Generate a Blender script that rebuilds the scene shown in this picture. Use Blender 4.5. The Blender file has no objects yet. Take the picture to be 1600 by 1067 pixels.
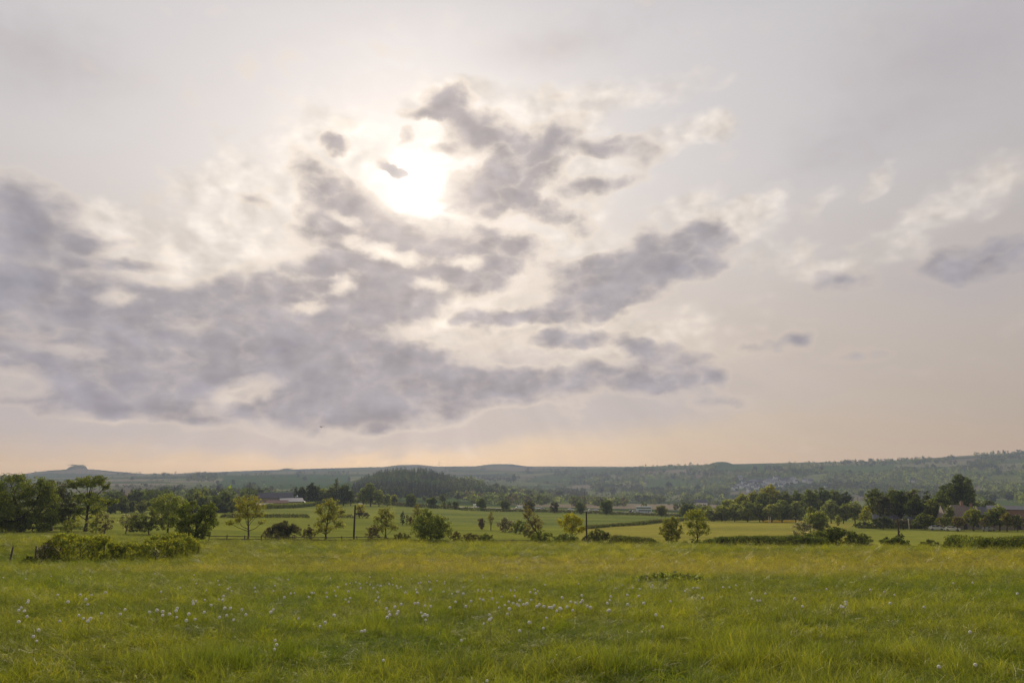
import bpy, math, random
import numpy as np
from mathutils import Vector, Matrix

RS = np.random.RandomState
rng = RS(7)
scene = bpy.context.scene
COL = scene.collection

# ------------------------------------------------------------------ camera
F = 1066.7                      # focal length in photo pixels (1600 wide, 24 mm on 36 mm)
HOR = 735.0                     # row of the true horizon
PITCH = math.atan((HOR - 533.5) / F)
CP, SP = math.cos(PITCH), math.sin(PITCH)
cam = bpy.data.cameras.new('camera'); cam.lens = 24; cam.sensor_width = 36
cam.clip_start = 0.1; cam.clip_end = 60000
camo = bpy.data.objects.new('camera', cam); COL.objects.link(camo)
camo.location = (0, 0, 0); camo.rotation_euler = (math.pi / 2 + PITCH, 0, 0)
scene.camera = camo

def pix_dir(px, py):
    x = (np.asarray(px, float) - 800) / F; y = (533.5 - np.asarray(py, float)) / F
    return x, CP - y * SP, SP + y * CP
def pix_az(px, py=790.0):
    x, y, z = pix_dir(px, py); return np.arctan2(x, y)
def pix_tan(px, py):
    x, y, z = pix_dir(px, py); return z / np.hypot(x, y)

# ------------------------------------------------------------------ terrain
def smooth(a, b, x):
    t = np.clip((x - a) / (b - a), 0, 1); return t * t * (3 - 2 * t)

def hnoise(x, y, seed=0):
    xi = np.floor(x).astype(np.int64); yi = np.floor(y).astype(np.int64)
    fx = x - xi; fy = y - yi
    fx = fx * fx * (3 - 2 * fx); fy = fy * fy * (3 - 2 * fy)
    def h(i, j):
        n = (i * 374761393 + j * 668265263 + seed * 974634777) & 0x7fffffff
        n = ((n ^ (n >> 13)) * 1274126177) & 0x7fffffff
        return ((n ^ (n >> 16)) & 0xffff) / 65535.0
    return (h(xi, yi) * (1 - fx) + h(xi + 1, yi) * fx) * (1 - fy) + (h(xi, yi + 1) * (1 - fx) + h(xi + 1, yi + 1) * fx) * fy
def fbm(x, y, seed=0, oct=4):
    s = 0; a = .5; t = 0
    for o in range(oct):
        s = s + a * hnoise(x * 2 ** o + 17.3 * o, y * 2 ** o - 9.1 * o, seed + o); t += a; a *= .5
    return s / t

TX = [0, 200, 400, 600, 800, 1000, 1200, 1400, 1600]
TR = [
    (50,   880, 880, 879, 879, 879, 879, 880, 880, 880),
    (90,   852, 855, 858, 858, 859, 860, 861, 863, 864),
    (130,  840, 843, 846, 847, 848, 850, 854, 856, 859),
    (160,  831, 833, 839, 840, 841, 843, 846, 849, 851),
    (220,  823, 822, 826, 827, 830, 833, 836, 838, 839),
    (300,  812, 806, 808, 812, 815, 817, 819, 822, 823),
    (470,  798, 794, 787, 790, 797, 803, 809, 813, 812),
    (700,  789, 784, 780, 781, 789, 795, 800, 803, 799),
    (1000, 781, 777, 774, 775, 783, 789, 793, 794, 788),
    (1500, 771, 766, 765, 766, 776, 781, 781, 780, 774),
    (2100, 762, 757, 755, 755, 764, 767, 763, 760, 754),
    (2700, 752, 748, 744, 744, 750, 746, 735, 730, 724),
    (3400, 749, 744, 740, 737, 739, 730, 724, 719, 707),
    (4300, 747, 742, 738, 732, 732, 730, 727, 725, 718),
    (5600, 748, 743, 735, 730, 729, 730, 731, 731, 728),
    (9000, 746, 745, 744, 744, 744, 744, 744, 744, 744)]
T_az = np.array([float(pix_az(x, 760)) for x in TX])
T_lr = np.array([math.log(r[0]) for r in TR])
T_tan = np.array([[float(pix_tan(TX[i], r[1 + i])) for i in range(9)] for r in TR])

def cr(p0, p1, p2, p3, t):
    return 0.5 * ((2 * p1) + (-p0 + p2) * t + (2 * p0 - 5 * p1 + 4 * p2 - p3) * t * t + (-p0 + 3 * p1 - 3 * p2 + p3) * t ** 3)

def table_tan(r, az):
    lr = np.clip(np.log(np.maximum(r, 1)), T_lr[0], T_lr[-1] - 1e-6)
    i = np.clip(np.searchsorted(T_lr, lr) - 1, 0, len(T_lr) - 2)
    t = (lr - T_lr[i]) / (T_lr[i + 1] - T_lr[i])
    a = np.clip(az, T_az[0], T_az[-1] - 1e-6)
    j = np.clip(np.searchsorted(T_az, a) - 1, 0, len(T_az) - 2)
    s = (a - T_az[j]) / (T_az[j + 1] - T_az[j])
    def row(ii):
        ii = np.clip(ii, 0, len(T_lr) - 1)
        g = lambda jj: T_tan[ii, np.clip(jj, 0, len(T_az) - 1)]
        return cr(g(j - 1), g(j), g(j + 1), g(j + 2), s)
    return cr(row(i - 1), row(i), row(i + 1), row(i + 2), t)

NEAR_Y = [-60, 0, 5.5, 9, 15, 30, 55, 90, 130, 200]
NEAR_D = [1.2, 1.6, 1.75, 2.06, 2.70, 4.40, 7.40, 10.6, 13.5, 18.0]
BUMPS = [  # px, row of the top, range, half width px, half depth, shape power
    (640, 737, 1500, 92, 330, 'wood'),
    (121, 738.6, 4300, 10, 200, 'mesa'), (112, 733, 4300, 62, 420, 'wood'),
    (447, 732.6, 4600, 12, 180, 'mesa'), (640, 726, 4900, 34, 250, 'mesa'),
    (783, 725, 5500, 34, 260, 'mesa'), (503, 732, 4500, 10, 180, 'wood'),
    (1125, 722, 3100, 20, 130, 'mesa')]
def terrain(X, Y):
    X = np.asarray(X, float); Y = np.asarray(Y, float)
    r = np.hypot(X, Y); az = np.arctan2(X, Y)
    zn = -np.interp(Y, NEAR_Y, NEAR_D)
    zt = table_tan(r, az) * r
    w = smooth(45, 95, r)
    zt = np.where(np.abs(az) > 1.2, zt * (1 - smooth(1.2, 2.2, np.abs(az))) + -12 * smooth(1.2, 2.2, np.abs(az)), zt)
    z = zn * (1 - w) + zt * w
    for (px, py, rr, hw, hd, kind) in BUMPS:
        a0 = float(pix_az(px, py)); aw = hw / F
        t0 = float(pix_tan(px, py))
        if kind == 'wood':
            u = (az - a0) / aw
            u = np.where((u > 0) & (px == 640), u * .62, u)
            k = np.exp(-(np.abs(u) ** 2.3) - ((r - rr) / hd) ** 2)
        else:
            k = (1 - smooth(.75 if px < 300 else .3, 1.15 if px < 300 else 1.35, np.abs(az - a0) / aw)) * np.exp(-((r - rr) / hd) ** 4)
        base = table_tan(np.full_like(r, rr), np.full_like(az, a0)) * rr
        z = z + np.maximum(t0 * rr - base, 0) * k
    z = z + smooth(600, 1600, r) * (fbm(X / 420, Y / 420, 3) - .5) * 9 * smooth(5200, 3600, r) if False else z
    z = z + (fbm(X / .9, Y / .9, 5, 3) - .5) * .10 * (1 - smooth(40, 90, r)) + (fbm(X / 7, Y / 7, 9, 3) - .5) * .22 * smooth(12, 60, r) * (1 - smooth(300, 600, r))
    return z

RR = np.exp(np.linspace(math.log(3.0), math.log(8900), 1700))
GA = np.linspace(-.78, .78, 1200)
GT = np.empty((len(GA), len(RR)), np.float32)
for _i in range(0, len(GA), 100):
    _a = GA[_i:_i + 100, None]
    GT[_i:_i + 100] = terrain(RR[None] * np.sin(_a), RR[None] * np.cos(_a)) / RR[None]
def gp(px, py):
    """ground point that the direction through a pixel meets first"""
    x, y, z = (800 - 800 + (px - 800) / F, CP - (533.5 - py) / F * SP, SP + (533.5 - py) / F * CP)
    h = math.hypot(x, y); t = z / h; ii = int(round((math.atan2(x, y) + .78) / 1.56 * (len(GA) - 1)))
    row = GT[min(max(ii, 0), len(GA) - 1)]; k = int(np.argmax(row > t))
    if row[k] <= t: return None
    r = RR[k]
    if k:
        d0 = t - row[k - 1]; d1 = row[k] - t; r = RR[k - 1] + (RR[k] - RR[k - 1]) * d0 / (d0 + d1 + 1e-12)
    X = float(x / h * r); Y = float(y / h * r)
    return (X, Y, float(row[k] * r if k == 0 else t * r))
def at(px, r):
    py = 760.0
    for _ in range(2):
        a = float(pix_az(px, py)); X = r * math.sin(a); Y = r * math.cos(a); Z = float(terrain(np.array([X]), np.array([Y]))[0])
        py = 533.5 - F * (-Y * SP + Z * CP) / (Y * CP + Z * SP)
    return (X, Y, Z)
def gz(x, y): return float(terrain(np.array([x]), np.array([y]))[0])

# ------------------------------------------------------------------ materials
def newmat(name):
    m = bpy.data.materials.new(name); m.use_nodes = True
    nt = m.node_tree; nt.nodes.clear(); return m, nt
def link(nt, a, b): nt.links.new(a, b)
def N(nt, t, **kw):
    n = nt.nodes.new(t)
    for k, v in kw.items(): setattr(n, k, v)
    return n
def mth(nt, op, a, b=None, c=None, clamp=False):
    n = nt.nodes.new('ShaderNodeMath'); n.operation = op; n.use_clamp = clamp
    for i, v in enumerate((a, b, c)):
        if v is None: continue
        if isinstance(v, (int, float)): n.inputs[i].default_value = v
        else: nt.links.new(v, n.inputs[i])
    return n.outputs[0]
def mixc(nt, f, a, b, bt='MIX'):
    n = nt.nodes.new('ShaderNodeMix'); n.data_type = 'RGBA'; n.blend_type = bt
    for s, v in ((n.inputs[0], f), (n.inputs[6], a), (n.inputs[7], b)):
        if isinstance(v, (int, float)): s.default_value = v
        elif isinstance(v, tuple): s.default_value = v if len(v) == 4 else (*v, 1)
        else: nt.links.new(v, s)
    return n.outputs[2]
def sstep(nt, v, a, b):
    n = nt.nodes.new('ShaderNodeMapRange'); n.interpolation_type = 'SMOOTHSTEP'
    nt.links.new(v, n.inputs[0]); n.inputs[1].default_value = a; n.inputs[2].default_value = b
    return n.outputs[0]
def noise(nt, vec, scale, detail=4, rough=.55, sx=None):
    if sx:
        mp = nt.nodes.new('ShaderNodeMapping'); mp.inputs['Scale'].default_value = sx
        nt.links.new(vec, mp.inputs[0]); vec = mp.outputs[0]
    n = nt.nodes.new('ShaderNodeTexNoise'); n.inputs['Scale'].default_value = scale
    n.inputs['Detail'].default_value = detail; n.inputs['Roughness'].default_value = rough
    nt.links.new(vec, n.inputs['Vector']); return n.outputs['Fac']

def leaf_material(name, trans=.48):
    m, nt = newmat(name)
    at_ = N(nt, 'ShaderNodeAttribute'); at_.attribute_name = 'tint'
    d = N(nt, 'ShaderNodeBsdfDiffuse'); t = N(nt, 'ShaderNodeBsdfTranslucent'); mx = N(nt, 'ShaderNodeMixShader')
    g = N(nt, 'ShaderNodeBsdfGlossy'); g.inputs['Roughness'].default_value = .5; g.inputs['Color'].default_value = (.6, .6, .6, 1)
    mg = N(nt, 'ShaderNodeMixShader'); mg.inputs[0].default_value = .02
    link(nt, at_.outputs['Color'], d.inputs[0])
    tc = mixc(nt, 1.0, at_.outputs['Color'], (1.35, 1.25, .6), 'MULTIPLY'); link(nt, tc, t.inputs[0])
    mx.inputs[0].default_value = trans
    link(nt, d.outputs[0], mx.inputs[1]); link(nt, t.outputs[0], mx.inputs[2])
    link(nt, mx.outputs[0], mg.inputs[1]); link(nt, g.outputs[0], mg.inputs[2])
    o = N(nt, 'ShaderNodeOutputMaterial'); link(nt, mg.outputs[0], o.inputs[0]); return m
LEAF = leaf_material('foliage')
FAR_LEAF = leaf_material('far foliage', .35)

def simple(name, col, rough=.7, nscale=6, var=.35, metal=0, bump=0, spec=.3):
    m, nt = newmat(name)
    p = N(nt, 'ShaderNodeBsdfPrincipled'); o = N(nt, 'ShaderNodeOutputMaterial')
    tc = N(nt, 'ShaderNodeTexCoord')
    n = noise(nt, tc.outputs['Object'], nscale, 5, .6)
    dark = tuple(c * (1 - var) for c in col); light = tuple(min(c * (1 + var), 1) for c in col)
    c = mixc(nt, sstep(nt, n, .3, .7), dark, light)
    link(nt, c, p.inputs['Base Color']); p.inputs['Roughness'].default_value = rough
    p.inputs['Metallic'].default_value = metal
    p.inputs['Specular IOR Level'].default_value = spec
    if bump:
        b = N(nt, 'ShaderNodeBump'); b.inputs['Strength'].default_value = bump
        link(nt, n, b.inputs['Height']); link(nt, b.outputs[0], p.inputs['Normal'])
    link(nt, p.outputs[0], o.inputs[0]); return m
BARK = simple('bark', (.06, .048, .036), .9, 9, .45, bump=.6)
WOOD = simple('weathered timber', (.11, .09, .07), .85, 14, .4, bump=.3)
POLE = simple('creosoted pole', (.055, .042, .035), .8, 8, .3)
WHITE = simple('white painted render', (.62, .60, .56), .7, 1.2, .12)
VWHITE = simple('whitewashed wall', (.82, .81, .79), .6, 1, .05)
CREAM = simple('cream render', (.45, .40, .32), .8, 1.2, .15)
BRICK = simple('brick', (.26, .165, .13), .85, 3, .25)
SLATE = simple('slate roof', (.11, .11, .12), .6, 2, .25)
TILE = simple('clay roof tiles', (.21, .165, .13), .75, 2.5, .22)
TIN = simple('pale sheet roof', (.25, .25, .265), .38, 1.5, .15, metal=.3)
STONE = simple('stone', (.26, .22, .18), .85, 3, .25)
GLASS = simple('window glass', (.03, .035, .045), .12, 1, .1, spec=.6)
CARW = simple('white car paint', (.75, .75, .75), .25, 1, .03, spec=.6)
CARS = simple('silver car paint', (.45, .46, .48), .3, 1, .05, metal=.5)
CARD = simple('dark car paint', (.05, .06, .09), .25, 1, .05, spec=.6)
BUSP = simple('pale blue bus paint', (.55, .62, .72), .3, 1, .04, spec=.5)
TYRE = simple('rubber', (.02, .02, .02), .8, 5, .2)
LAMP = simple('headlight lens', (.8, .8, .75), .15, 5, .05)
ASPH = simple('asphalt', (.06, .06, .062), .85, 3, .15)

# ------------------------------------------------------------------ object helpers
def tag(o, label, cat=None, group=None, kind=None):
    if label: o['label'] = label
    if cat: o['category'] = cat
    if group: o['group'] = group
    if kind: o['kind'] = kind
    return o
def mesh_np(name, V, faces_flat, nper, mat, colors=None, smoothf=False):
    me = bpy.data.meshes.new(name)
    V = np.ascontiguousarray(V, dtype=np.float32); n = len(faces_flat) // nper
    me.vertices.add(len(V)); me.vertices.foreach_set('co', V.ravel())
    me.loops.add(n * nper); me.loops.foreach_set('vertex_index', np.asarray(faces_flat, np.int32))
    me.polygons.add(n); me.polygons.foreach_set('loop_start', np.arange(0, n * nper, nper, dtype=np.int32))
    me.polygons.foreach_set('loop_total', np.full(n, nper, np.int32))
    me.polygons.foreach_set('use_smooth', np.full(n, smoothf))
    if colors is not None:
        a = me.color_attributes.new('tint', 'FLOAT_COLOR', 'POINT')
        c = np.ones((len(V), 4), np.float32); c[:, :3] = colors; a.data.foreach_set('color', c.ravel())
    me.update(calc_edges=True)
    if mat: me.materials.append(mat)
    return me
def link_obj(name, me, parent=None, loc=(0, 0, 0), rz=0):
    o = bpy.data.objects.new(name, me); COL.objects.link(o)
    if parent is not None: o.parent = parent
    o.location = loc; o.rotation_euler = (0, 0, rz); return o
def empty(name, loc, rz=0):
    o = bpy.data.objects.new(name, None); COL.objects.link(o); o.location = loc; o.rotation_euler = (0, 0, rz)
    o.empty_display_size = .5; return o

class MB:
    def __init__(s): s.v = []; s.f = []
    def add(s, vs, fs):
        b = len(s.v); s.v += [tuple(v) for v in vs]; s.f += [tuple(b + i for i in f) for f in fs]; return s
    def box(s, x0, x1, y0, y1, z0, z1, tx=0, ty=0):
        vs = [(x0, y0, z0), (x1, y0, z0), (x1, y1, z0), (x0, y1, z0), (x0 + tx, y0 + ty, z1), (x1 - tx, y0 + ty, z1), (x1 - tx, y1 - ty, z1), (x0 + tx, y1 - ty, z1)]
        return s.add(vs, [(3, 2, 1, 0), (4, 5, 6, 7), (0, 1, 5, 4), (1, 2, 6, 5), (2, 3, 7, 6), (3, 0, 4, 7)])
    def tube(s, pts, rad, n=6):
        pts = [Vector(p) for p in pts]; rings = []; vs = []; fs = []
        for i, p in enumerate(pts):
            d = (pts[min(i + 1, len(pts) - 1)] - pts[max(i - 1, 0)]).normalized()
            u = d.orthogonal().normalized(); w = d.cross(u)
            for k in range(n):
                a = 2 * math.pi * k / n; vs.append(p + (u * math.cos(a) + w * math.sin(a)) * rad[i])
        for i in range(len(pts) - 1):
            for k in range(n):
                fs.append((i * n + k, i * n + (k + 1) % n, (i + 1) * n + (k + 1) % n, (i + 1) * n + k))
        fs.append(tuple(range(n))[::-1]); fs.append(tuple((len(pts) - 1) * n + k for k in range(n)))
        return s.add(vs, fs)
    def prism(s, prof, y0, y1):        # profile in x,z extruded along y
        n = len(prof); vs = [(x, y0, z) for x, z in prof] + [(x, y1, z) for x, z in prof]
        fs = [(i, (i + 1) % n, n + (i + 1) % n, n + i) for i in range(n)] + [tuple(range(n))[::-1], tuple(range(n, 2 * n))]
        return s.add(vs, fs)
    def mesh(s, name, mat, sm=False):
        me = bpy.data.meshes.new(name); me.from_pydata(s.v, [], s.f); me.materials.append(mat)
        if sm:
            for p in me.polygons: p.use_smooth = True
        me.update(); return me
    def build(s, name, mat, parent=None, sm=False, **k): return link_obj(name, s.mesh(name, mat, sm), parent, **k)

# ------------------------------------------------------------------ foliage
PAL = {'dk': (0.096, 0.132, 0.031), 'md': (0.144, 0.198, 0.034), 'ol': (0.216, 0.246, 0.043), 'yg': (0.300, 0.330, 0.031), 'ly': (0.408, 0.384, 0.024),
       'pu': (0.114, 0.094, 0.072), 'gg': (0.162, 0.198, 0.084), 'br': (0.192, 0.150, 0.066), 'wh': (0.638, 0.605, 0.495), 'cn': (0.053, 0.075, 0.037), 'gl': (0.324, 0.384, 0.150)}
def leaf_quads(P, size, r, flat=0.0):
    """one small kite-shaped face per point"""
    n = len(P)
    a = r.normal(size=(n, 3)); a /= np.linalg.norm(a, axis=1)[:, None] + 1e-9
    b = r.normal(size=(n, 3)); b -= a * (a * b).sum(1)[:, None]; b /= np.linalg.norm(b, axis=1)[:, None] + 1e-9
    s = size * r.uniform(.55, 1.35, (n, 1))
    V = np.stack([P - a * s * .6, P - b * s * .38, P + a * s * .6, P + b * s * .38], 1).reshape(-1, 3)
    return V
def tints(n, cols, r, var=.28):
    """leaf colours: young, old and in-between leaves of the plant"""
    base = np.array([PAL[c] for c in cols])[r.randint(0, len(cols), n)]
    k = r.lognormal(0, var, (n, 1)); c = base * k
    c[:, 0] *= r.uniform(.85, 1.2, n); return np.repeat(np.clip(c, 0, .8), 4, 0)
def crown_points(lobes, r, leaf, dens=1.0, shell=.55):
    """lobes: (x,y,z,rx,ry,rz) -> leaf positions in clumps, and clump centres for twigs"""
    P = []; C = []
    for (x, y, z, a, b, c) in lobes:
        m = (a * b * c) ** (1 / 3)
        ncl = int(max(4, min(60, 7 * (m / max(leaf, .12)) ** .8)))
        u = r.normal(size=(ncl, 3)); u /= np.linalg.norm(u, axis=1)[:, None]
        rad = r.uniform(shell, 1.0, (ncl, 1)) ** .8
        cc = np.array([x, y, z]) + u * rad * np.array([a, b, c])
        cs = m * r.uniform(.22, .42, (ncl, 1))
        area = 4 * math.pi * m * m
        nl = int(max(24, dens * 1.9 * area / (leaf * leaf)))
        idx = r.randint(0, ncl, nl)
        q = r.normal(size=(nl, 3)); q /= np.linalg.norm(q, axis=1)[:, None]; q *= r.uniform(.2, 1, (nl, 1)) ** .5
        q[:, 2] *= .62
        P.append(cc[idx] + q * cs[idx]); C.append(cc)
    return np.concatenate(P), C
def grow(name, base, lobes, cols, leaf, label, cat='tree', group=None, trunk=None, dens=1.0, seed=0, limbs=True, branches=True, kindpart='crown', shell=.5, mat=None, lean=(0, 0), tw=6):
    """a tree or shrub: trunk with limbs and twigs reaching into every lobe, and a crown of leaf clumps"""
    r = RS(seed + 11)
    P, C = crown_points(lobes, r, leaf, dens, shell)
    zmin = .05
    P[:, 2] = np.maximum(P[:, 2], zmin)
    root = empty(name, base)
    tag(root, label, cat, group)
    V = leaf_quads(P, leaf, r)
    link_obj(kindpart, mesh_np(kindpart, V, np.arange(len(V)), 4, mat or LEAF, tints(len(P), cols, r)), root)
    if branches:
        m = MB(); H = max(l[2] for l in lobes)
        tr = trunk or max(.06, H * .035)
        top = np.array([np.mean([l[0] for l in lobes]), np.mean([l[1] for l in lobes]), H * .92])
        pts = []; k = 6
        for i in range(k + 1):
            t = i / k
            pts.append((top[0] * t ** 1.5 + lean[0] * t + r.normal() * tr * .5 * (i > 0), top[1] * t ** 1.5 + r.normal() * tr * .5 * (i > 0), -.25 + (top[2] + .25) * t))
        m.tube(pts, [tr * (1.35 if i == 0 else (1 - .82 * i / k)) for i in range(k + 1)], 7)
        if limbs:
            for li, (l, cc) in enumerate(zip(lobes, C)):
                t0 = min(.85, max(.25, (l[2] - l[5]) / (H + 1e-6) * .75)); i0 = t0 * k; a = int(i0); f = i0 - a
                s = np.array(pts[a]) * (1 - f) + np.array(pts[min(a + 1, k)]) * f
                e = np.array(l[:3]); md = (s + e) / 2 + np.array([0, 0, -.08 * np.linalg.norm(e - s)]) + r.normal(size=3) * .06 * np.linalg.norm(e - s)
                lr_ = tr * .42 * (1 - t0 * .4)
                m.tube([s, md, e], [lr_, lr_ * .7, lr_ * .4], 5)
                for c in cc[:tw]:
                    mm = (e + c) / 2 + r.normal(size=3) * .12 * np.linalg.norm(c - e)
                    m.tube([md * .4 + e * .6, mm, c], [lr_ * .42, lr_ * .28, lr_ * .1], 4)
        m.build('trunk', BARK, root)
    return root

def px_lobes(base, px0, lobes, r_, seed, depth=.75):
    """lobes given as photo-pixel ellipses -> lobes in metres round the tree's base, with real depth"""
    rr = RS(seed + 5); dist = math.hypot(base[0], base[1]); az = math.atan2(base[0], base[1])
    out = []
    ux = (math.cos(az), -math.sin(az)); uy = (math.sin(az), math.cos(az))
    yb = HOR - F * base[2] / (base[1] / math.cos(0)) if False else None
    Yd = base[1]                   # depth along the view axis is enough for scale
    m = Yd / F * 1.0175
    basepix_y = None
    for (cx, cy, rx, ry) in lobes:
        xx, yy, zz = (float(v) for v in pix_dir(cx, cy)); k = Yd / yy
        wx, wz = xx * k - base[0], zz * k - base[2]
        dy = rr.uniform(-1, 1) * depth * rx * m
        out.append((wx, dy, wz, rx * m, rx * m * rr.uniform(.75, 1.1), ry * m))
    return out

def leafsize(base):
    return max(.16, math.hypot(base[0], base[1]) * .00135)

def plant_px(name, bx, by, lobes, cols, label, r=None, **k):
    base = at(bx, r) if r else gp(bx, by)
    if base is None: base = at(bx, 400)
    sd = k.pop('seed', int(bx * 7 + by))
    L = px_lobes(base, bx, lobes, r, sd)
    lf = k.pop('leaf', leafsize(base))
    return grow(name, base, L, cols, lf, label, seed=sd, **k)

def auto_lobes(x, yb, yt, w, style, seed):
    r = RS(seed); h = yb - yt; L = []
    if style == 'round':
        c0 = yb - h * .52
        for i in range(6):
            a = i * 1.05 + r.uniform(0, .6); L.append((x + math.cos(a) * w * .24, c0 - math.sin(a) * h * .2, w * r.uniform(.2, .3), h * r.uniform(.2, .29)))
        L.append((x, yt + h * .24, w * .26, h * .24)); L.append((x, c0, w * .33, h * .33))
        L.append((x + w * .1, yb - h * .2, w * .3, h * .16))
    elif style == 'high':                 # crown on a bare trunk
        for i in range(6):
            a = i * 1.05 + r.uniform(0, .6); L.append((x + math.cos(a) * w * .26, yt + h * .38 - math.sin(a) * h * .18, w * r.uniform(.2, .28), h * r.uniform(.14, .22)))
        L.append((x, yt + h * .2, w * .25, h * .2))
    elif style == 'cone':
        for i in range(6):
            t = (i + .5) / 6; L.append((x + r.uniform(-.04, .04) * w, yt + h * (.1 + .85 * t), w * (.1 + .4 * t), h * .13))
    elif style == 'shrub':
        n = max(3, int(w / max(h, 1) * 2.4))
        for i in range(n):
            t = (i + .5) / n; e = 1 - abs(2 * t - 1) ** 2.2 * .45
            L.append((x + (t - .5) * w * .9, yb - h * e * .48, w / n * .85, h * e * r.uniform(.4, .52)))
            L.append((x + (t - .5) * w * .9 + r.uniform(-.3, .3) * w / n, yb - h * e * .72, w / n * .5, h * e * .26))
    return L
def auto_tree(x, yb, yt, w, style, cols, label, r=None, group=None, name='tree', cat=None, dens=1.0, **k):
    sd = int(x * 13 + yb * 3)
    shr = style == 'shrub'
    return plant_px('shrub' if shr and name == 'tree' else name, x, yb, auto_lobes(x, yb, yt, w, style, sd), cols, label, r=r, seed=sd,
                    cat=cat or ('shrub' if shr else 'tree'), group=group, dens=dens, kindpart='foliage' if shr else 'crown', **k)

def hedge(pts, cols, label, width=1.6, leaf=None, group=None, dens=1.0, clump=0, rag=.25, cat='hedge', name='hedge', r=None, seed=None, var=.28):
    """pts: (px, row of foot, row of top) along the hedge"""
    sd = seed or int(pts[0][0] * 3 + pts[0][1]); q = RS(sd)
    W = []
    for p in pts:
        b = at(p[0], r) if r else gp(p[0], p[1])
        h = (p[1] - p[2]) / F * b[1] * 1.02; W.append((b[0], b[1], b[2], max(h, .5)))
    W = np.array(W); c = W[0, :3].copy()
    seg = np.hypot(np.diff(W[:, 0]), np.diff(W[:, 1])); cum = np.concatenate([[0], np.cumsum(seg)]); Lt = cum[-1]
    dist = np.hypot(W[:, 0], W[:, 1]).mean(); lf = leaf or max(.14, dist * .00125)
    hm = W[:, 3].mean(); area = Lt * (2 * hm + width)
    n = int(min(90000, 2.6 * dens * area / lf ** 2)); n = max(n, 60)
    ncl = int(max(10, Lt / .6)); tc = q.uniform(0, Lt, ncl); 
    t = q.uniform(0, Lt, n)
    X = np.interp(t, cum, W[:, 0]); Y = np.interp(t, cum, W[:, 1]); H = np.interp(t, cum, W[:, 3])
    ii = np.clip(np.searchsorted(cum, t) - 1, 0, len(seg) - 1)
    dx = np.diff(W[:, 0])[ii] / seg[ii]; dy = np.diff(W[:, 1])[ii] / seg[ii]
    Hh = H * (1 + rag * 2 * (fbm(t / (1.6 * hm), t * 0 + sd, sd, 3) - .5))
    th = q.uniform(0, math.pi, n); rad = q.uniform(.55, 1, n) ** .5
    ed = np.clip(np.minimum(t, Lt - t) / (.7 * hm), 0, 1) ** .5
    wob = 1 + .5 * (fbm(t / 1.3, Hh * 0 + 3.3, sd + 4, 2) - .5)
    off = np.cos(th) * rad * width / 2 * wob * (.4 + .6 * ed); zz = np.where(q.rand(n) < .5, q.uniform(0, 1, n) * .95, np.sin(th) ** .6 * rad) * Hh * (.35 + .65 * ed)
    PX = X - dy * off; PY = Y + dx * off
    P = np.stack([PX, PY, terrain(X, Y) + np.maximum(zz, .02)], 1) - c + q.normal(size=(n, 3)) * lf * .35
    if clump:                                 # leaves gather in sprays, with gaps between
        ctrs = P[q.randint(0, n, clump)]; own = np.argmin(((P[:, None, :] - ctrs[None]) ** 2).sum(-1), 1); P = ctrs[own] + (P - ctrs[own]) * q.uniform(.45, .8, (n, 1)); P[:, 2] = np.maximum(P[:, 2], P[:, 2].min() * .98)
    root = empty(name, tuple(c)); tag(root, label, cat, group)
    V = leaf_quads(P, lf, q)
    link_obj('foliage', mesh_np('foliage', V, np.arange(len(V)), 4, LEAF, tints(n, cols, q, var)), root)
    m = MB()                                  # woody stems inside
    for k in range(int(min(60, max(6, Lt / 1.5)))):
        tt = q.uniform(0, Lt); x = float(np.interp(tt, cum, W[:, 0])); y = float(np.interp(tt, cum, W[:, 1])); h = float(np.interp(tt, cum, W[:, 3]))
        z = gz(x, y); s = np.array([x, y, z - .1]) - c
        m.tube([s, s + np.array([q.normal() * .15, q.normal() * .15, h * .4]), s + np.array([q.normal() * .3, q.normal() * .3, h * .75])], [.05, .035, .012], 4)
    m.build('stems', BARK, root)
    return root
HAZE_D = 2.4e-4
# ------------------------------------------------------------------ ground
def voronoi(X, Y, s=250.0):
    """field pattern: cell id and distance to the nearest border"""
    # skewed, slightly rotated cells, so that field edges run along and across the valley
    u = (X * .94 + Y * .34) / s; v = (-X * .34 + Y * .94) / (s * .8)
    iu = np.floor(u).astype(np.int64); iv = np.floor(v).astype(np.int64)
    f1 = np.full(u.shape, 9.); f2 = np.full(u.shape, 9.); idd = np.zeros(u.shape, np.int64)
    for a in (-1, 0, 1):
        for b in (-1, 0, 1):
            i = iu + a; j = iv + b
            h = (i * 73856093 ^ j * 19349663) & 0xffffff
            jx = ((h * 1103515245 + 12345) & 0xffff) / 65535.; jy = ((h * 69069 + 777) & 0xffff) / 65535.
            d = np.abs(i + .15 + .7 * jx - u) + np.abs(j + .15 + .7 * jy - v)
            c = d < f1
            f2 = np.where(c, f1, np.minimum(f2, d)); idd = np.where(c, h, idd); f1 = np.where(c, d, f1)
    return idd, (f2 - f1) * s * .5
def project(X, Y, Z):
    yy = Y * CP + Z * SP; up = -Y * SP + Z * CP
    yy = np.where(yy < .1, .1, yy); return 800 + F * X / yy, 533.5 - F * up / yy
def inpoly(px, py, poly):
    c = np.zeros(np.shape(px), bool); n = len(poly)
    for i in range(n):
        x0, y0 = poly[i]; x1, y1 = poly[(i + 1) % n]
        if y0 == y1: continue
        c ^= ((y0 > py) != (y1 > py)) & (px < (x1 - x0) * (py - y0) / (y1 - y0) + x0)
    return c
def edge_line(px): return np.interp(px, [0, 180, 300, 345, 620, 830, 1000, 1120, 1340, 1600], [838, 842, 846, 844, 845, 847, 850, 853, 855, 858])

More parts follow.
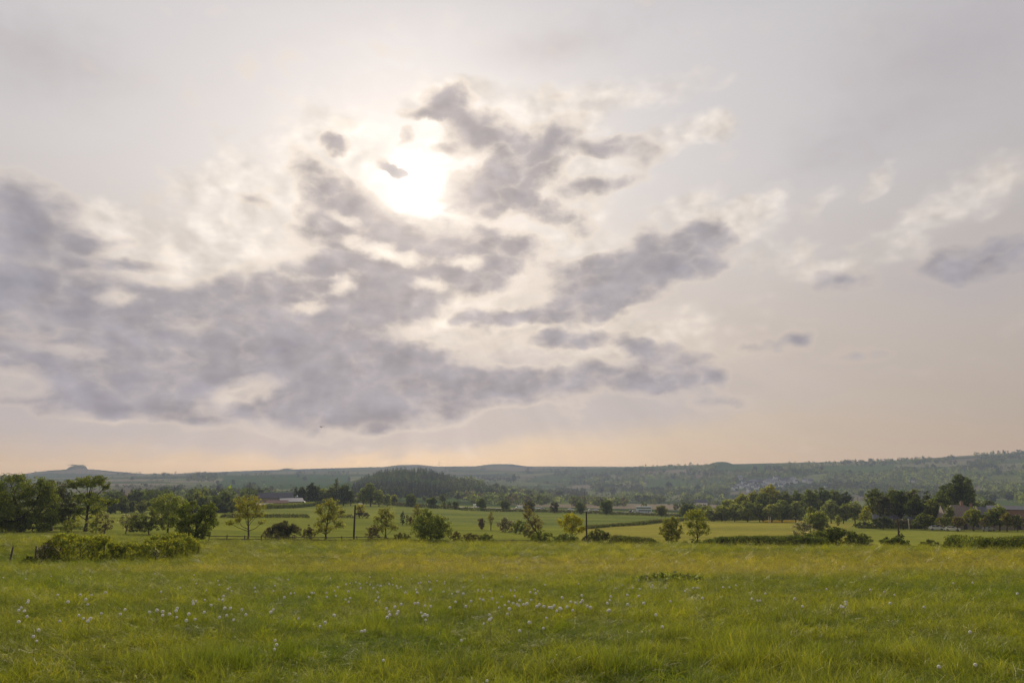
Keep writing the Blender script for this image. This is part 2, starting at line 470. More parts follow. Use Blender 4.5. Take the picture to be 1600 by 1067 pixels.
az_f = np.linspace(-.80, .80, 420); az_b = np.linspace(.80, 2 * math.pi - .80, 60)[1:-1]
AZ = np.concatenate([az_f, az_b])
RG = np.concatenate([np.exp(np.linspace(math.log(.6), math.log(110), 230)), np.exp(np.linspace(math.log(110), math.log(9200), 430))[1:]])
gR, gA = np.meshgrid(RG, AZ, indexing='ij')
gX = gR * np.sin(gA); gY = gR * np.cos(gA); gZ = terrain(gX, gY)
nr, na = gX.shape
Vg = np.stack([gX, gY, gZ], -1).reshape(-1, 3)
i = np.arange(nr - 1)[:, None]; j = np.arange(na)[None, :]; j2 = (j + 1) % na
Fq = np.stack([i * na + j, i * na + j2, (i + 1) * na + j2, (i + 1) * na + j], -1).reshape(-1)
Fq = Fq.reshape(-1, 4)[:, ::-1].reshape(-1)
Vg = np.concatenate([Vg, [[0, 0, gz(0, 0)]]]); ctr = len(Vg) - 1
ppx, ppy = project(Vg[:, 0], Vg[:, 1], Vg[:, 2]); rad = np.hypot(Vg[:, 0], Vg[:, 1])
vid, vd = voronoi(Vg[:, 0], Vg[:, 1])
FC = np.array([(.15, .185, .065), (.22, .25, .09), (.09, .125, .05), (.30, .29, .14), (.38, .31, .20), (.15, .18, .06), (.27, .235, .15), (.13, .18, .06), (.25, .28, .10)])
colr = FC[(vid >> 3) % len(FC)]
def setf(mask, c):
    global colr
    colr = np.where(mask[:, None], np.array(c), colr)
mid = (rad > 95) & (rad < 560)
row_mid = np.interp(ppx, [0, 370, 480, 900, 1060, 1110, 1240, 1400, 1600], [808, 807, 808, 826, 812, 813, 812, 821, 822])
setf(mid, (.33, .36, .060))
setf(mid & (ppx > 165) & (ppx < 900) & (ppy < 806), (.34, .37, .075))
setf(mid & (ppx > 620) & (ppx < 1110) & (ppy < row_mid), (.28, .32, .075))
setf(mid & (ppx > 900) & (ppy > row_mid), (.43, .40, .075))
setf(mid & (ppx > 1330) & (ppy > 821), (.36, .38, .065))
setf(mid & (ppx < 170), (.34, .36, .070))
setf((rad > 600) & inpoly(ppx, ppy, [(1005, 764), (1015, 751), (1060, 748), (1078, 756), (1060, 764)]), (.13, .19, .04))
setf((rad > 600) & inpoly(ppx, ppy, [(1115, 736), (1120, 721), (1198, 721), (1196, 737)]), (.10, .17, .04))
setf((rad > 600) & inpoly(ppx, ppy, [(1270, 738), (1290, 727), (1400, 726), (1395, 737)]), (.13, .20, .05))
setf((rad > 600) & inpoly(ppx, ppy, [(1545, 757), (1548, 740), (1596, 743), (1590, 760)]), (.21, .24, .05))
setf((rad > 600) & inpoly(ppx, ppy, [(1475, 758), (1480, 750), (1505, 751), (1503, 758)]), (.21, .24, .05))
setf((rad > 1700) & inpoly(ppx, ppy, [(575, 742), (585, 731), (700, 730), (705, 737), (640, 736)]), (.26, .24, .13))
setf((rad > 600) & inpoly(ppx, ppy, [(168, 782), (170, 766), (205, 763), (230, 770), (215, 783)]), (.27, .19, .12))
setf((rad > 600) & inpoly(ppx, ppy, [(170, 766), (178, 760), (300, 757), (290, 765), (230, 768)]), (.22, .19, .11))
setf((rad > 600) & inpoly(ppx, ppy, [(340, 765), (350, 742), (545, 742), (550, 764)]), (.085, .15, .03))
setf((rad > 600) & inpoly(ppx, ppy, [(200, 782), (300, 766), (400, 765), (400, 772), (300, 776)]), (.17, .21, .06))
setf((rad > 600) & inpoly(ppx, ppy, [(600, 779), (620, 771), (770, 773), (790, 780), (700, 783)]), (.13, .19, .05))
side = np.abs(np.arctan2(Vg[:, 0], Vg[:, 1])) > .78
meadow = smooth(2.5, -1.5, edge_line(ppx) - ppy) if False else np.where(ppy > edge_line(ppx), 1., 0.)
meadow = np.where(rad < 60, 1., meadow); meadow = np.where(side & (rad < 140), 1., meadow)
dirt = inpoly(ppx, ppy, [(1195, 812), (1200, 807.5), (1262, 807), (1262, 812)]) & mid
setf(dirt, (.24, .20, .19))
setf(mid & inpoly(ppx, ppy, [(1190, 816.5), (1195, 812.5), (1250, 812.5), (1235, 816.5)]), (.38, .26, .02))
gme = mesh_np('ground', Vg, Fq, 4, None, colr, True)
ma = gme.attributes.new('meadow', 'FLOAT', 'POINT'); ma.data.foreach_set('value', meadow.astype(np.float32))
# close the centre under the camera
bpy.context.view_layer.update()
import bmesh
bm = bmesh.new(); bm.from_mesh(gme); bm.verts.ensure_lookup_table()
for k in range(na): bm.faces.new((bm.verts[ctr], bm.verts[(k + 1) % na], bm.verts[k]))
bmesh.ops.recalc_face_normals(bm, faces=bm.faces[:]) if False else None
bm.to_mesh(gme); bm.free()

def meadow_color(nt, P):
    sep = N(nt, 'ShaderNodeSeparateXYZ'); link(nt, P, sep.inputs[0]); X, Y = sep.outputs[0], sep.outputs[1]
    n1 = noise(nt, P, .55, 4, .6); n2 = noise(nt, P, .09, 4, .6, (1, .75, 1)); n3 = noise(nt, P, .035, 3, .5, (.5, 1.4, 1))
    g = mixc(nt, sstep(nt, n1, .34, .66), (.125, .163, .018), (.212, .240, .028))
    g = mixc(nt, mth(nt, 'MULTIPLY', sstep(nt, n2, .48, .68), .65), g, (.25, .26, .045))
    g = mixc(nt, mth(nt, 'MULTIPLY', sstep(nt, n2, .5, .3), .45), g, (.105, .170, .016))
    # seed heads colour the middle of the meadow brownish pink
    yw = mth(nt, 'ADD', Y, mth(nt, 'MULTIPLY', mth(nt, 'SUBTRACT', n3, .5), 42))
    b = mth(nt, 'MULTIPLY', sstep(nt, yw, 27, 42), sstep(nt, yw, 82, 64))
    b = mth(nt, 'MULTIPLY', b, sstep(nt, mth(nt, 'ADD', X, mth(nt, 'MULTIPLY', n2, 24)), -22, 6))
    b = mth(nt, 'MULTIPLY', b, mth(nt, 'ADD', mth(nt, 'MULTIPLY', sstep(nt, n1, .3, .7), .5), .5))
    g = mixc(nt, mth(nt, 'MULTIPLY', b, .48), g, (.365, .300, .085))
    n4 = noise(nt, P, .16, 4, .65, (.35, 1.2, 1))
    y2 = mth(nt, 'MULTIPLY', sstep(nt, yw, 36, 58), sstep(nt, n4, .42, .62))
    y2 = mth(nt, 'MULTIPLY', y2, sstep(nt, X, -45, 0))
    g = mixc(nt, mth(nt, 'MULTIPLY', y2, .5), g, (.360, .360, .026))
    return g

m, nt = newmat('meadow and fields')
geo = N(nt, 'ShaderNodeNewGeometry'); P = geo.outputs['Position']
mc = meadow_color(nt, P)
ta = N(nt, 'ShaderNodeAttribute'); ta.attribute_name = 'tint'
na1 = noise(nt, P, .03, 5, .6, (.6, 1.3, 1)); na2 = noise(nt, P, .5, 4, .6)
fc = mixc(nt, 1.0, ta.outputs['Color'], mixc(nt, sstep(nt, na1, .3, .7), (.78, .82, .9), (1.22, 1.16, 1.1)), 'MULTIPLY')
fc = mixc(nt, 1.0, fc, mixc(nt, sstep(nt, na2, .3, .7), (.88, .88, .88), (1.1, 1.1, 1.1)), 'MULTIPLY')
mm_ = N(nt, 'ShaderNodeAttribute'); mm_.attribute_name = 'meadow'
cc = mixc(nt, mm_.outputs['Fac'], fc, mc)
d = N(nt, 'ShaderNodeBsdfDiffuse'); link(nt, cc, d.inputs[0]); d.inputs['Roughness'].default_value = .6
bn = N(nt, 'ShaderNodeBump'); bn.inputs['Strength'].default_value = .9; bn.inputs['Distance'].default_value = .25
hn = mth(nt, 'ADD', noise(nt, P, 3.5, 6, .7), mth(nt, 'MULTIPLY', noise(nt, P, .5, 5, .7), 1.6)); link(nt, hn, bn.inputs['Height']); link(nt, bn.outputs[0], d.inputs['Normal'])
o = N(nt, 'ShaderNodeOutputMaterial'); link(nt, d.outputs[0], o.inputs[0])
gme.materials.append(m)
ground = link_obj('ground', gme); ground['kind'] = 'structure'; ground['label'] = 'green meadow sloping down to a wide valley of hedged fields'

# ------------------------------------------------------------------ grass (stuff)
gm, nt = newmat('grass blades')
geo = N(nt, 'ShaderNodeNewGeometry'); mc = meadow_color(nt, geo.outputs['Position'])
ta = N(nt, 'ShaderNodeAttribute'); ta.attribute_name = 'tint'
c2 = mixc(nt, 1.0, mc, ta.outputs['Color'], 'MULTIPLY')
oi = N(nt, 'ShaderNodeObjectInfo')
c2 = mixc(nt, 1.0, c2, mixc(nt, oi.outputs['Random'], (.8, .85, .8), (1.25, 1.2, 1.1)), 'MULTIPLY')
d = N(nt, 'ShaderNodeBsdfDiffuse'); t = N(nt, 'ShaderNodeBsdfTranslucent'); mx = N(nt, 'ShaderNodeMixShader'); mx.inputs[0].default_value = .45
gl = N(nt, 'ShaderNodeBsdfGlossy'); gl.inputs['Roughness'].default_value = .42; gl.inputs['Color'].default_value = (.8, .78, .7, 1)
mg = N(nt, 'ShaderNodeMixShader'); mg.inputs[0].default_value = .035
link(nt, c2, d.inputs[0]); link(nt, mixc(nt, 1.0, c2, (1.5, 1.4, .6), 'MULTIPLY'), t.inputs[0])
link(nt, d.outputs[0], mx.inputs[1]); link(nt, t.outputs[0], mx.inputs[2]); link(nt, mx.outputs[0], mg.inputs[1]); link(nt, gl.outputs[0], mg.inputs[2])
o = N(nt, 'ShaderNodeOutputMaterial'); link(nt, mg.outputs[0], o.inputs[0]); GRASS = gm

def tuft(name, seed, nb, radius, h0, h1, wid, bend):
    r = RS(seed); V = []; Fc = []; Cc = []; b = 0
    for k in range(nb):
        a = r.uniform(0, 6.283); q = radius * r.uniform(0, 1) ** .6; x, y = math.cos(a) * q, math.sin(a) * q
        h = r.uniform(h0, h1); d = r.uniform(0, 6.283); bd = h * r.uniform(.15, 1.0) * bend; w = wid * r.uniform(.6, 1.3)
        dx, dy = math.cos(d), math.sin(d); sa = d + 1.57 + r.uniform(-.6, .6); sx, sy = math.cos(sa), math.sin(sa)
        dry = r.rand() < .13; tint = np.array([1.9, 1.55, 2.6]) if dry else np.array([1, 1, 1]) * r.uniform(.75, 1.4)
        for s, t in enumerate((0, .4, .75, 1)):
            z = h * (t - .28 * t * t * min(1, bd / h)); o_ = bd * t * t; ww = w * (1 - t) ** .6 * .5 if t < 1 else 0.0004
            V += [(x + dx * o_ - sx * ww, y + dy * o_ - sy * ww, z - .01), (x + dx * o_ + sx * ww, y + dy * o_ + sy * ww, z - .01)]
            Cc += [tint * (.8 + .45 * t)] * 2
        for s in range(3): Fc += [b + 2 * s, b + 2 * s + 1, b + 2 * s + 3, b + 2 * s + 2]
        b += 8
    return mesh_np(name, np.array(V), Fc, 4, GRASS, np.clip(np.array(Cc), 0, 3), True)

protos = bpy.data.collections.new('grass tufts')
for k in range(4):
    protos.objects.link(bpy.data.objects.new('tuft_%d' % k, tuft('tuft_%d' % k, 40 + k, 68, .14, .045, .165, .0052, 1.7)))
q = RS(99)
def scatter(r0, r1, rho0, rc, power, seed):
    q = RS(seed); rs = np.exp(np.linspace(math.log(r0), math.log(r1), 400)); dens = rho0 * np.minimum(1, (rc / rs)) ** power
    w = dens * rs; cdf = np.concatenate([[0], np.cumsum((w[1:] + w[:-1]) / 2 * np.diff(rs))]); n = int(cdf[-1] * 1.5)
    r = np.interp(q.uniform(0, cdf[-1], n), cdf, rs); a = q.uniform(-.75, .75, n)
    return r * np.sin(a), r * np.cos(a), r, q
gx, gy, gr, q = scatter(3.4, 125, 62, 9, 1.55, 5)
pp = project(gx, gy, terrain(gx, gy)); keep = pp[1] > edge_line(pp[0]) + .5
gx, gy, gr = gx[keep], gy[keep], gr[keep]; n = len(gx)
pm = bpy.data.meshes.new('grass'); pm.vertices.add(n)
pm.vertices.foreach_set('co', np.stack([gx, gy, terrain(gx, gy)], 1).astype(np.float32).ravel())
wid = 1 + np.maximum(0, gr - 9) / 20
lush = fbm(gx / .7, gy / .7, 31, 3); lush2 = fbm(gx / 5, gy / 5, 37, 2)
hh = (.34 + 1.05 * smooth(.42, .68, lush) * (.25 + lush2)) * (1 + np.minimum(gr / 160, .4))
for _x, _y, _r, _b in ((100, 1050, .45, 1.0), (330, 1050, .6, 1.3), (432, 1020, .4, 1.1), (700, 1035, .6, 1.0), (850, 990, .5, .9), (1085, 1015, .8, 1.2), (1235, 975, .6, .8), (1400, 1045, .9, .8), (620, 985, .7, .8), (250, 985, .6, .7), (1500, 1010, .7, .8), (960, 1045, .5, 1.1), (30, 1000, .6, .9), (1180, 1050, .4, 1.0)):
    _g = gp(_x, _y); hh = hh * (1 + _b * np.exp(-(((gx - _g[0]) / _r) ** 2 + ((gy - _g[1]) / (_r * .7)) ** 2)))
a = pm.attributes.new('rot', 'FLOAT_VECTOR', 'POINT'); rv = np.stack([q.normal(0, .38, n), q.normal(0, .38, n), q.uniform(0, 6.28, n)], 1).astype(np.float32); a.data.foreach_set('vector', rv.ravel())
a = pm.attributes.new('scl', 'FLOAT_VECTOR', 'POINT'); sv = np.stack([wid, wid, hh], 1).astype(np.float32); a.data.foreach_set('vector', sv.ravel())
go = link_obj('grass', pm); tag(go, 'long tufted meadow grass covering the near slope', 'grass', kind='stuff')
ng = bpy.data.node_groups.new('scatter grass', 'GeometryNodeTree')
ng.interface.new_socket('Geometry', in_out='INPUT', socket_type='NodeSocketGeometry'); ng.interface.new_socket('Geometry', in_out='OUTPUT', socket_type='NodeSocketGeometry')
gi = ng.nodes.new('NodeGroupInput'); gout = ng.nodes.new('NodeGroupOutput'); ip = ng.nodes.new('GeometryNodeInstanceOnPoints')
ci = ng.nodes.new('GeometryNodeCollectionInfo'); ci.inputs['Collection'].default_value = protos; ci.inputs['Separate Children'].default_value = True; ci.inputs['Reset Children'].default_value = True
def named(nm):
    x = ng.nodes.new('GeometryNodeInputNamedAttribute'); x.data_type = 'FLOAT_VECTOR'; x.inputs['Name'].default_value = nm; return x.outputs[0]
ng.links.new(gi.outputs[0], ip.inputs['Points']); ng.links.new(ci.outputs[0], ip.inputs['Instance']); ip.inputs['Pick Instance'].default_value = True
e2r = ng.nodes.new('FunctionNodeEulerToRotation'); ng.links.new(named('rot'), e2r.inputs[0]); ng.links.new(e2r.outputs[0], ip.inputs['Rotation'])
ng.links.new(named('scl'), ip.inputs['Scale']); ng.links.new(ip.outputs[0], gout.inputs[0])
md = go.modifiers.new('scatter', 'NODES'); md.node_group = ng

# yellow buttercups and other small flowers (stuff)
YEL = simple('yellow petals', (.75, .52, .02), .6, 3, .1)
def flower_field():
    q = RS(3); P = []
    def strip(n, x0, x1, y0, y1, clump):
        px = q.uniform(x0, x1, n); py = q.uniform(y0, y1, n)
        k = fbm(px / 26, py / 5, 61, 3) > clump
        for a_, b_ in zip(px[k], py[k]):
            g_ = gp(a_, b_)
            if g_: P.append((g_[0], g_[1], g_[2] + q.uniform(.1, .28)))
    strip(900, 860, 1600, 872, 893, .52); strip(500, 1020, 1600, 893, 908, .55); strip(260, 700, 1080, 884, 905, .5)
    strip(140, 1200, 1420, 880, 890, .4); strip(40, 1480, 1530, 900, 915, .3); strip(90, 400, 860, 874, 900, .55); strip(14, 1485, 1510, 928, 935, .1)
    P = np.array(P); s = .035 * np.maximum(1, np.hypot(P[:, 0], P[:, 1]) / 34)
    V = []
    for p, s_ in zip(P, s):
        t = q.uniform(0, 1.5)
        c = [(math.cos(t + k * 1.5708) * s_ * .55, math.sin(t + k * 1.5708) * s_ * .55) for k in range(4)]
        V += [(p[0] + a_, p[1] + b_, p[2] + s_ * .3) for a_, b_ in c] + [(p[0], p[1], p[2])]
    Fc = []
    for k in range(len(P)):
        b = 5 * k
        for u in range(4): Fc += [b + u, b + (u + 1) % 4, b + 4]
    o = link_obj('buttercups', mesh_np('buttercups', np.array(V), Fc, 3, YEL)); tag(o, 'small yellow buttercups scattered through the meadow', 'flowers', kind='stuff')
flower_field()

# ------------------------------------------------------------------ dandelion clocks
PUFF, nt = newmat('dandelion fluff')
d = N(nt, 'ShaderNodeBsdfDiffuse'); d.inputs[0].default_value = (.95, .95, .92, 1); t = N(nt, 'ShaderNodeBsdfTranslucent'); t.inputs[0].default_value = (.95, .94, .88, 1)
mx = N(nt, 'ShaderNodeMixShader'); mx.inputs[0].default_value = .5; link(nt, d.outputs[0], mx.inputs[1]); link(nt, t.outputs[0], mx.inputs[2])
o = N(nt, 'ShaderNodeOutputMaterial'); link(nt, mx.outputs[0], o.inputs[0])
STEM = simple('dandelion stalk', (.16, .13, .05), .6, 9, .2)
def puff_mesh():
    V = []; Fc = []; n = 130; r = RS(4)
    for k in range(n):
        z = 1 - 2 * (k + .5) / n; a = k * 2.39996; s = math.sqrt(1 - z * z); d_ = Vector((s * math.cos(a), s * math.sin(a), z)); u = d_.orthogonal().normalized(); w = d_.cross(u)
        R = .027 * r.uniform(.9, 1.05); b = len(V); c0 = .0068; th = r.uniform(0, 3)
        for e in range(4):
            t = th + e * 1.5708; V.append(d_ * R + (u * math.cos(t) + w * math.sin(t)) * c0)
        V.append(d_ * R * .72); V.append(d_ * R * .1)
        Fc += [(b, b + 1, b + 4), (b + 1, b + 2, b + 4), (b + 2, b + 3, b + 4), (b + 3, b, b + 4)]
    me = bpy.data.meshes.new('seed_head'); me.from_pydata([tuple(v) for v in V], [], Fc); me.materials.append(PUFF); return me
PM = puff_mesh()
SM = MB().tube([(0, 0, -.03), (.006, .003, -.12), (.0, .004, -.26), (-.012, 0, -.4)], [.0016, .002, .0024, .003], 5).mesh('stalk', STEM)
CL = [  # label, positions of the heads (photo px)
 ('white dandelion clock in the small cluster by the hedge end of the meadow', [(29, 953), (33, 949), (43, 941), (44, 938), (38, 954), (42, 963), (60, 984), (57, 1001), (29, 971), (52, 994)]),
 ('lone white dandelion clock in the grass below the yellow-green hedge', [(5, 902), (40, 904), (80, 900), (90, 929), (106, 940), (125, 929), (143, 929), (137, 944), (165, 925), (242, 896), (134, 936), (303, 898)]),
 ('white dandelion clock in the scattered row across the darker grass', [(130, 966), (137, 970), (141, 966), (123, 961), (158, 958), (195, 952), (93, 970), (188, 959), (233, 956), (245, 953), (254, 955), (254, 961), (265, 959), (275, 954), (277, 950), (276, 964), (291, 969), (295, 959), (305, 967), (319, 956)]),
 ('white dandelion clock in the cluster upslope of the scattered row', [(301, 939), (302, 943), (306, 939), (320, 937), (330, 945), (342, 936), (349, 931), (348, 937), (351, 950), (354, 961), (360, 950), (365, 968), (343, 964), (378, 952), (384, 960), (322, 922), (356, 920), (281, 918)]),
 ('one of three white dandelion clocks close together above a dark tussock', [(430, 1000), (432, 1007), (429, 1014)]),
 ('white dandelion clock in the thin group between the two big clusters', [(423, 956), (427, 952), (466, 966), (500, 978), (508, 972), (522, 961), (454, 927), (460, 926), (487, 926), (491, 926), (510, 926), (523, 923), (398, 918), (399, 924), (516, 903), (540, 936), (545, 940), (547, 934)]),
 ('white dandelion clock in the row along the far edge of the tall grass', [(547, 911), (556, 909), (562, 912), (573, 910), (578, 913), (590, 914), (595, 915), (608, 912), (613, 903), (643, 904), (672, 909), (683, 907), (695, 908), (724, 917), (650, 921), (651, 925), (693, 924), (706, 927), (724, 927), (747, 922), (766, 923), (798, 922)]),
 ('white dandelion clock in the tight cluster of seven near the meadow centre', [(604, 950), (608, 955), (605, 964), (609, 960), (620, 959), (622, 955), (617, 948)]),
 ('white dandelion clock in the knot of stalks right beside the tight cluster', [(658, 957), (660, 962), (664, 960), (668, 961), (673, 947), (664, 946), (665, 968), (648, 942), (653, 942), (627, 944), (591, 933), (587, 938)]),
 ('white dandelion clock on a tall stalk in front of all the clusters', [(565, 986), (570, 985), (721, 1000), (812, 985), (599, 1031), (761, 1063), (849, 981)]),
 ('white dandelion clock in the long dense drift across the meadow', [(703, 949), (728, 947), (736, 939), (750, 935), (769, 935), (765, 960), (768, 965), (765, 968), (777, 941), (784, 932), (793, 959), (796, 951), (795, 940), (804, 931), (802, 942), (808, 944), (818, 944), (823, 943), (824, 942), (830, 937), (839, 947), (837, 927), (850, 947), (858, 949), (862, 949), (854, 965), (827, 972), (870, 954), (877, 951), (892, 940), (900, 942), (907, 941), (909, 930), (910, 938), (918, 947), (923, 949), (886, 948), (875, 950), (811, 946), (789, 945), (780, 949), (812, 938), (843, 944), (866, 946), (755, 937), (712, 940), (895, 953), (756, 974)]),
 ('white dandelion clock in the sparse group below the dark weed patch', [(949, 942), (953, 937), (952, 953), (950, 954), (981, 944), (1006, 942), (1025, 960), (972, 914), (1018, 917), (1040, 918), (1020, 914), (1048, 939), (1035, 979)]),
 ('white dandelion clock among the scattered ones on the duller half of the meadow', [(1074, 920), (1090, 918), (1098, 934), (1130, 917), (1150, 914), (1140, 917), (1175, 935), (1184, 938), (1188, 938), (1196, 927), (1254, 947), (1242, 935), (1315, 947), (1322, 944), (1318, 948), (1322, 940), (1292, 920), (1360, 921), (1382, 924), (1398, 929), (1391, 942), (1444, 948), (1490, 911), (1520, 910), (1590, 927)]),
 ('single white dandelion clock standing alone in the dull grass of the nearest slope', [(1516, 987), (1524, 1038), (1467, 1041)]),
]
_q = RS(12)
CL.append(('tiny white dandelion clock in the thin scatter beyond the other clusters', [(float(_q.uniform(a, b)), float(_q.uniform(c, d))) for a, b, c, d, m_ in ((540, 820, 898, 926, 26), (820, 1100, 905, 935, 16), (250, 540, 905, 935, 14)) for _ in range(m_)]))
first = None
for label, pts in CL:
    for (x, y) in pts:
        g_ = None
        yb = y + 3
        for it in range(6):
            g_ = gp(x, yb)
            dz = .30 * F / max(g_[1], 1); yb = y + min(dz, 45)
        rr_ = RS(int(x * 5 + y)); hgt = (yb - y) / F * g_[1]
        X_, Y_ = g_[0], g_[1]; kx, ky, kz = (float(v) for v in pix_dir(x, y)); X_ = kx / ky * Y_; zh = kz / ky * Y_
        sc = min(1, max(.66, Y_ / 10)) * rr_.uniform(.56, .84) * (1 + max(0, Y_ - 14) / 90)
        if first is None:
            root = empty('dandelion', (X_, Y_, zh)); h_ = link_obj('seed_head', PM, root); s_ = link_obj('stalk', SM, root); first = (root, h_, s_)
        else:
            root = first[0].copy(); COL.objects.link(root); root.location = (X_, Y_, zh)
            for ch in first[1:]:
                c = ch.copy(); COL.objects.link(c); c.parent = root
        root.scale = (sc,) * 3; root.rotation_euler = (rr_.normal() * .1, rr_.normal() * .1, rr_.uniform(0, 6))
        tag(root, label, 'dandelion', 'dandelion clocks in the meadow')

# dark weed patch with broad leaves, tussocks
def weed_patch(x, y, w, d_, h, n, lf, cols, label, name='dock_plants'):
    g_ = gp(x, y); q = RS(int(x)); ang = q.uniform(0, 6.28, n); rr_ = q.uniform(0, 1, n) ** .6
    X_ = np.cos(ang) * rr_ * w / 2; Y_ = np.sin(ang) * rr_ * d_ / 2
    Z_ = terrain(X_ + g_[0], Y_ + g_[1]) - g_[2] + q.uniform(.02, 1, n) * h * (1 - .6 * rr_)
    V = leaf_quads(np.stack([X_, Y_, Z_], 1), lf, q)
    r0 = empty(name, g_); tag(r0, label, 'weeds'); link_obj('foliage', mesh_np('foliage', V, np.arange(len(V)), 4, LEAF, tints(n, cols, q)), r0)
weed_patch(1046, 911, 2.6, 1.6, .42, 700, .12, ['dk', 'md', 'dk', 'cn', 'gl'], 'dark patch of broad-leaved docks in the middle of the meadow')
#@@PART3
# ------------------------------------------------------------------ big trees beside the near hedge
P = plant_px
P('broadleaf_tree', 30, 831, [(-5, 775, 30, 26), (30, 762, 30, 20), (52, 772, 22, 24), (60, 795, 24, 26), (20, 800, 40, 26), (-25, 795, 35, 34), (5, 815, 30, 16), (48, 818, 28, 13), (-50, 780, 35, 40)],
  ['dk', 'md', 'dk', 'ol'], 'huge dark green tree with a broad crown at the edge of the photo', trunk=.45, dens=1.15)
P('broadleaf_tree', 80, 831, [(86, 765, 19, 15), (75, 785, 18, 20), (93, 785, 20, 20), (82, 808, 20, 14), (100, 808, 14, 12)],
  ['dk', 'dk', 'cn', 'pu'], 'greyish dark tree between the huge tree and the flat-topped tree', trunk=.25, r=168)
P('broadleaf_tree', 133, 830, [(133, 753, 24, 8), (116, 757, 12, 9), (152, 750, 18, 8), (165, 760, 9, 9), (128, 778, 24, 9), (150, 782, 24, 7), (168, 784, 14, 5), (122, 797, 20, 10), (142, 796, 18, 8)],
  ['dk', 'md', 'ol'], 'tall flat-topped tree with open limbs and a dark bare trunk', trunk=.34, dens=.9, tw=9, shell=.2)
P('small_tree', 112, 833, [(108, 820, 9, 9), (118, 815, 8, 9), (103, 826, 8, 6)], ['yg', 'ol'], 'bright yellow-green young tree under the flat-topped tree', dens=.8)
P('small_tree', 150, 833, [(147, 812, 9, 10), (155, 820, 9, 9), (145, 825, 8, 7)], ['ol', 'md', 'yg'], 'thin young tree close behind the flat-topped tree trunk', dens=.7)
P('small_tree', 163, 834, [(163, 808, 9, 8), (168, 818, 8, 10), (158, 826, 8, 7)], ['pu', 'dk', 'br'], 'brownish thorny small tree at the end of the big tree group', dens=.7)
P('hawthorn_tree', 196, 834, [(196, 812, 8, 9), (203, 808, 9, 7), (208, 818, 9, 9), (200, 822, 8, 8)], ['gg', 'wh', 'pu', 'md'], 'pale flowering hawthorn leaning over the field edge', cat='tree', dens=.7, shell=.3)
P('small_tree', 233, 836, [(222, 812, 13, 10), (236, 808, 11, 10), (243, 818, 11, 10), (228, 822, 14, 8), (214, 820, 10, 9)], ['dk', 'pu', 'dk', 'md'], 'low dark spreading tree next to the pale hawthorn', dens=.9)
P('broadleaf_tree', 262, 836, [(262, 782, 22, 10), (282, 786, 14, 10), (248, 790, 14, 12), (256, 806, 13, 12), (272, 802, 15, 12), (262, 820, 10, 8)], ['md', 'ol', 'gl'], 'mid green spreading tree half hidden by the round dark tree', r=165, trunk=.2)
P('broadleaf_tree', 304, 850, [(300, 797, 20, 13), (322, 797, 14, 11), (285, 812, 17, 14), (318, 815, 20, 16), (300, 822, 20, 16), (333, 805, 8, 10), (290, 832, 14, 8), (316, 834, 12, 7)],
  ['dk', 'md', 'dk', 'md', 'ol'], 'round dark green tree on a short trunk at the start of the rail fence', trunk=.28, dens=1.2)
P('young_oak_tree', 387, 844, [(385, 784, 20, 10), (372, 793, 14, 10), (398, 792, 13, 10), (386, 803, 18, 8), (405, 803, 9, 7), (361, 816, 10, 5), (372, 812, 10, 5), (408, 816, 8, 4)],
  ['yg', 'ol', 'yg', 'br'], 'sparse yellowish oak with open limbs behind the rail fence', trunk=.2, dens=.62, tw=11, shell=.15)
P('young_oak_tree', 508, 847, [(514, 787, 14, 9), (503, 797, 11, 9), (524, 798, 14, 9), (512, 808, 17, 9), (536, 800, 8, 4), (500, 818, 9, 9), (527, 820, 11, 9), (510, 826, 12, 7), (497, 829, 8, 6)],
  ['ol', 'yg', 'gl', 'br'], 'sparse tall oak on two thin trunks beside the wooden pole', trunk=.17, dens=.72, tw=10, shell=.15)
P('small_tree', 602, 846, [(600, 800, 12, 7), (608, 806, 12, 7), (592, 812, 12, 7), (604, 818, 17, 7), (615, 824, 9, 6), (594, 825, 9, 6)], ['ol', 'ol', 'br', 'gl'],
  'olive airy tree with a dark straight trunk between two brushwood thickets', dens=.7, tw=10, shell=.15, trunk=.14)
P('broadleaf_tree', 673, 849, [(666, 801, 9, 6), (672, 811, 19, 8), (655, 815, 14, 9), (690, 816, 14, 9), (672, 823, 22, 10), (655, 830, 14, 9), (693, 830, 14, 11), (675, 836, 20, 8)],
  ['md', 'ol', 'md', 'gl', 'dk'], 'wide bushy green tree, the biggest on the fence line', trunk=.16, dens=1.1)
P('small_tree', 846, 842, [(827, 797, 8, 7), (824, 806, 7, 8), (835, 812, 9, 10), (842, 822, 9, 10), (828, 818, 10, 9)], ['ol', 'pu', 'br'], 'leaning twiggy tree bent towards the big bushy tree', dens=.6, lean=(-2.2, 0), shell=.2)
P('maple_tree', 893, 846, [(892, 808, 14, 6), (881, 815, 11, 7), (899, 816, 13, 8), (907, 828, 9, 6), (890, 826, 14, 7), (914, 825, 5, 4)], ['ly', 'yg', 'ly', 'ol'],
  'bright yellow-leaved maple by the pole with the lamp head', dens=1.0, shell=.3)
P('broadleaf_tree', 1049, 850, [(1055, 812, 9, 5), (1048, 818, 13, 7), (1040, 827, 13, 8), (1058, 827, 9, 9), (1050, 836, 14, 8), (1050, 843, 12, 5)], ['md', 'ol', 'br', 'ol'],
  'stout olive green tree, first of the pair in the hedge gap', dens=1.1)
P('young_oak_tree', 1091, 850, [(1089, 801, 14, 7), (1080, 808, 9, 8), (1097, 810, 11, 8), (1078, 820, 9, 7), (1102, 822, 9, 7), (1090, 820, 13, 8), (1106, 831, 6, 5), (1079, 832, 7, 5), (1092, 831, 12, 4)], ['ol', 'yg', 'md'],
  'airy taller oak with visible limbs, second of the pair in the hedge gap', trunk=.16, dens=.7, tw=10, shell=.15)
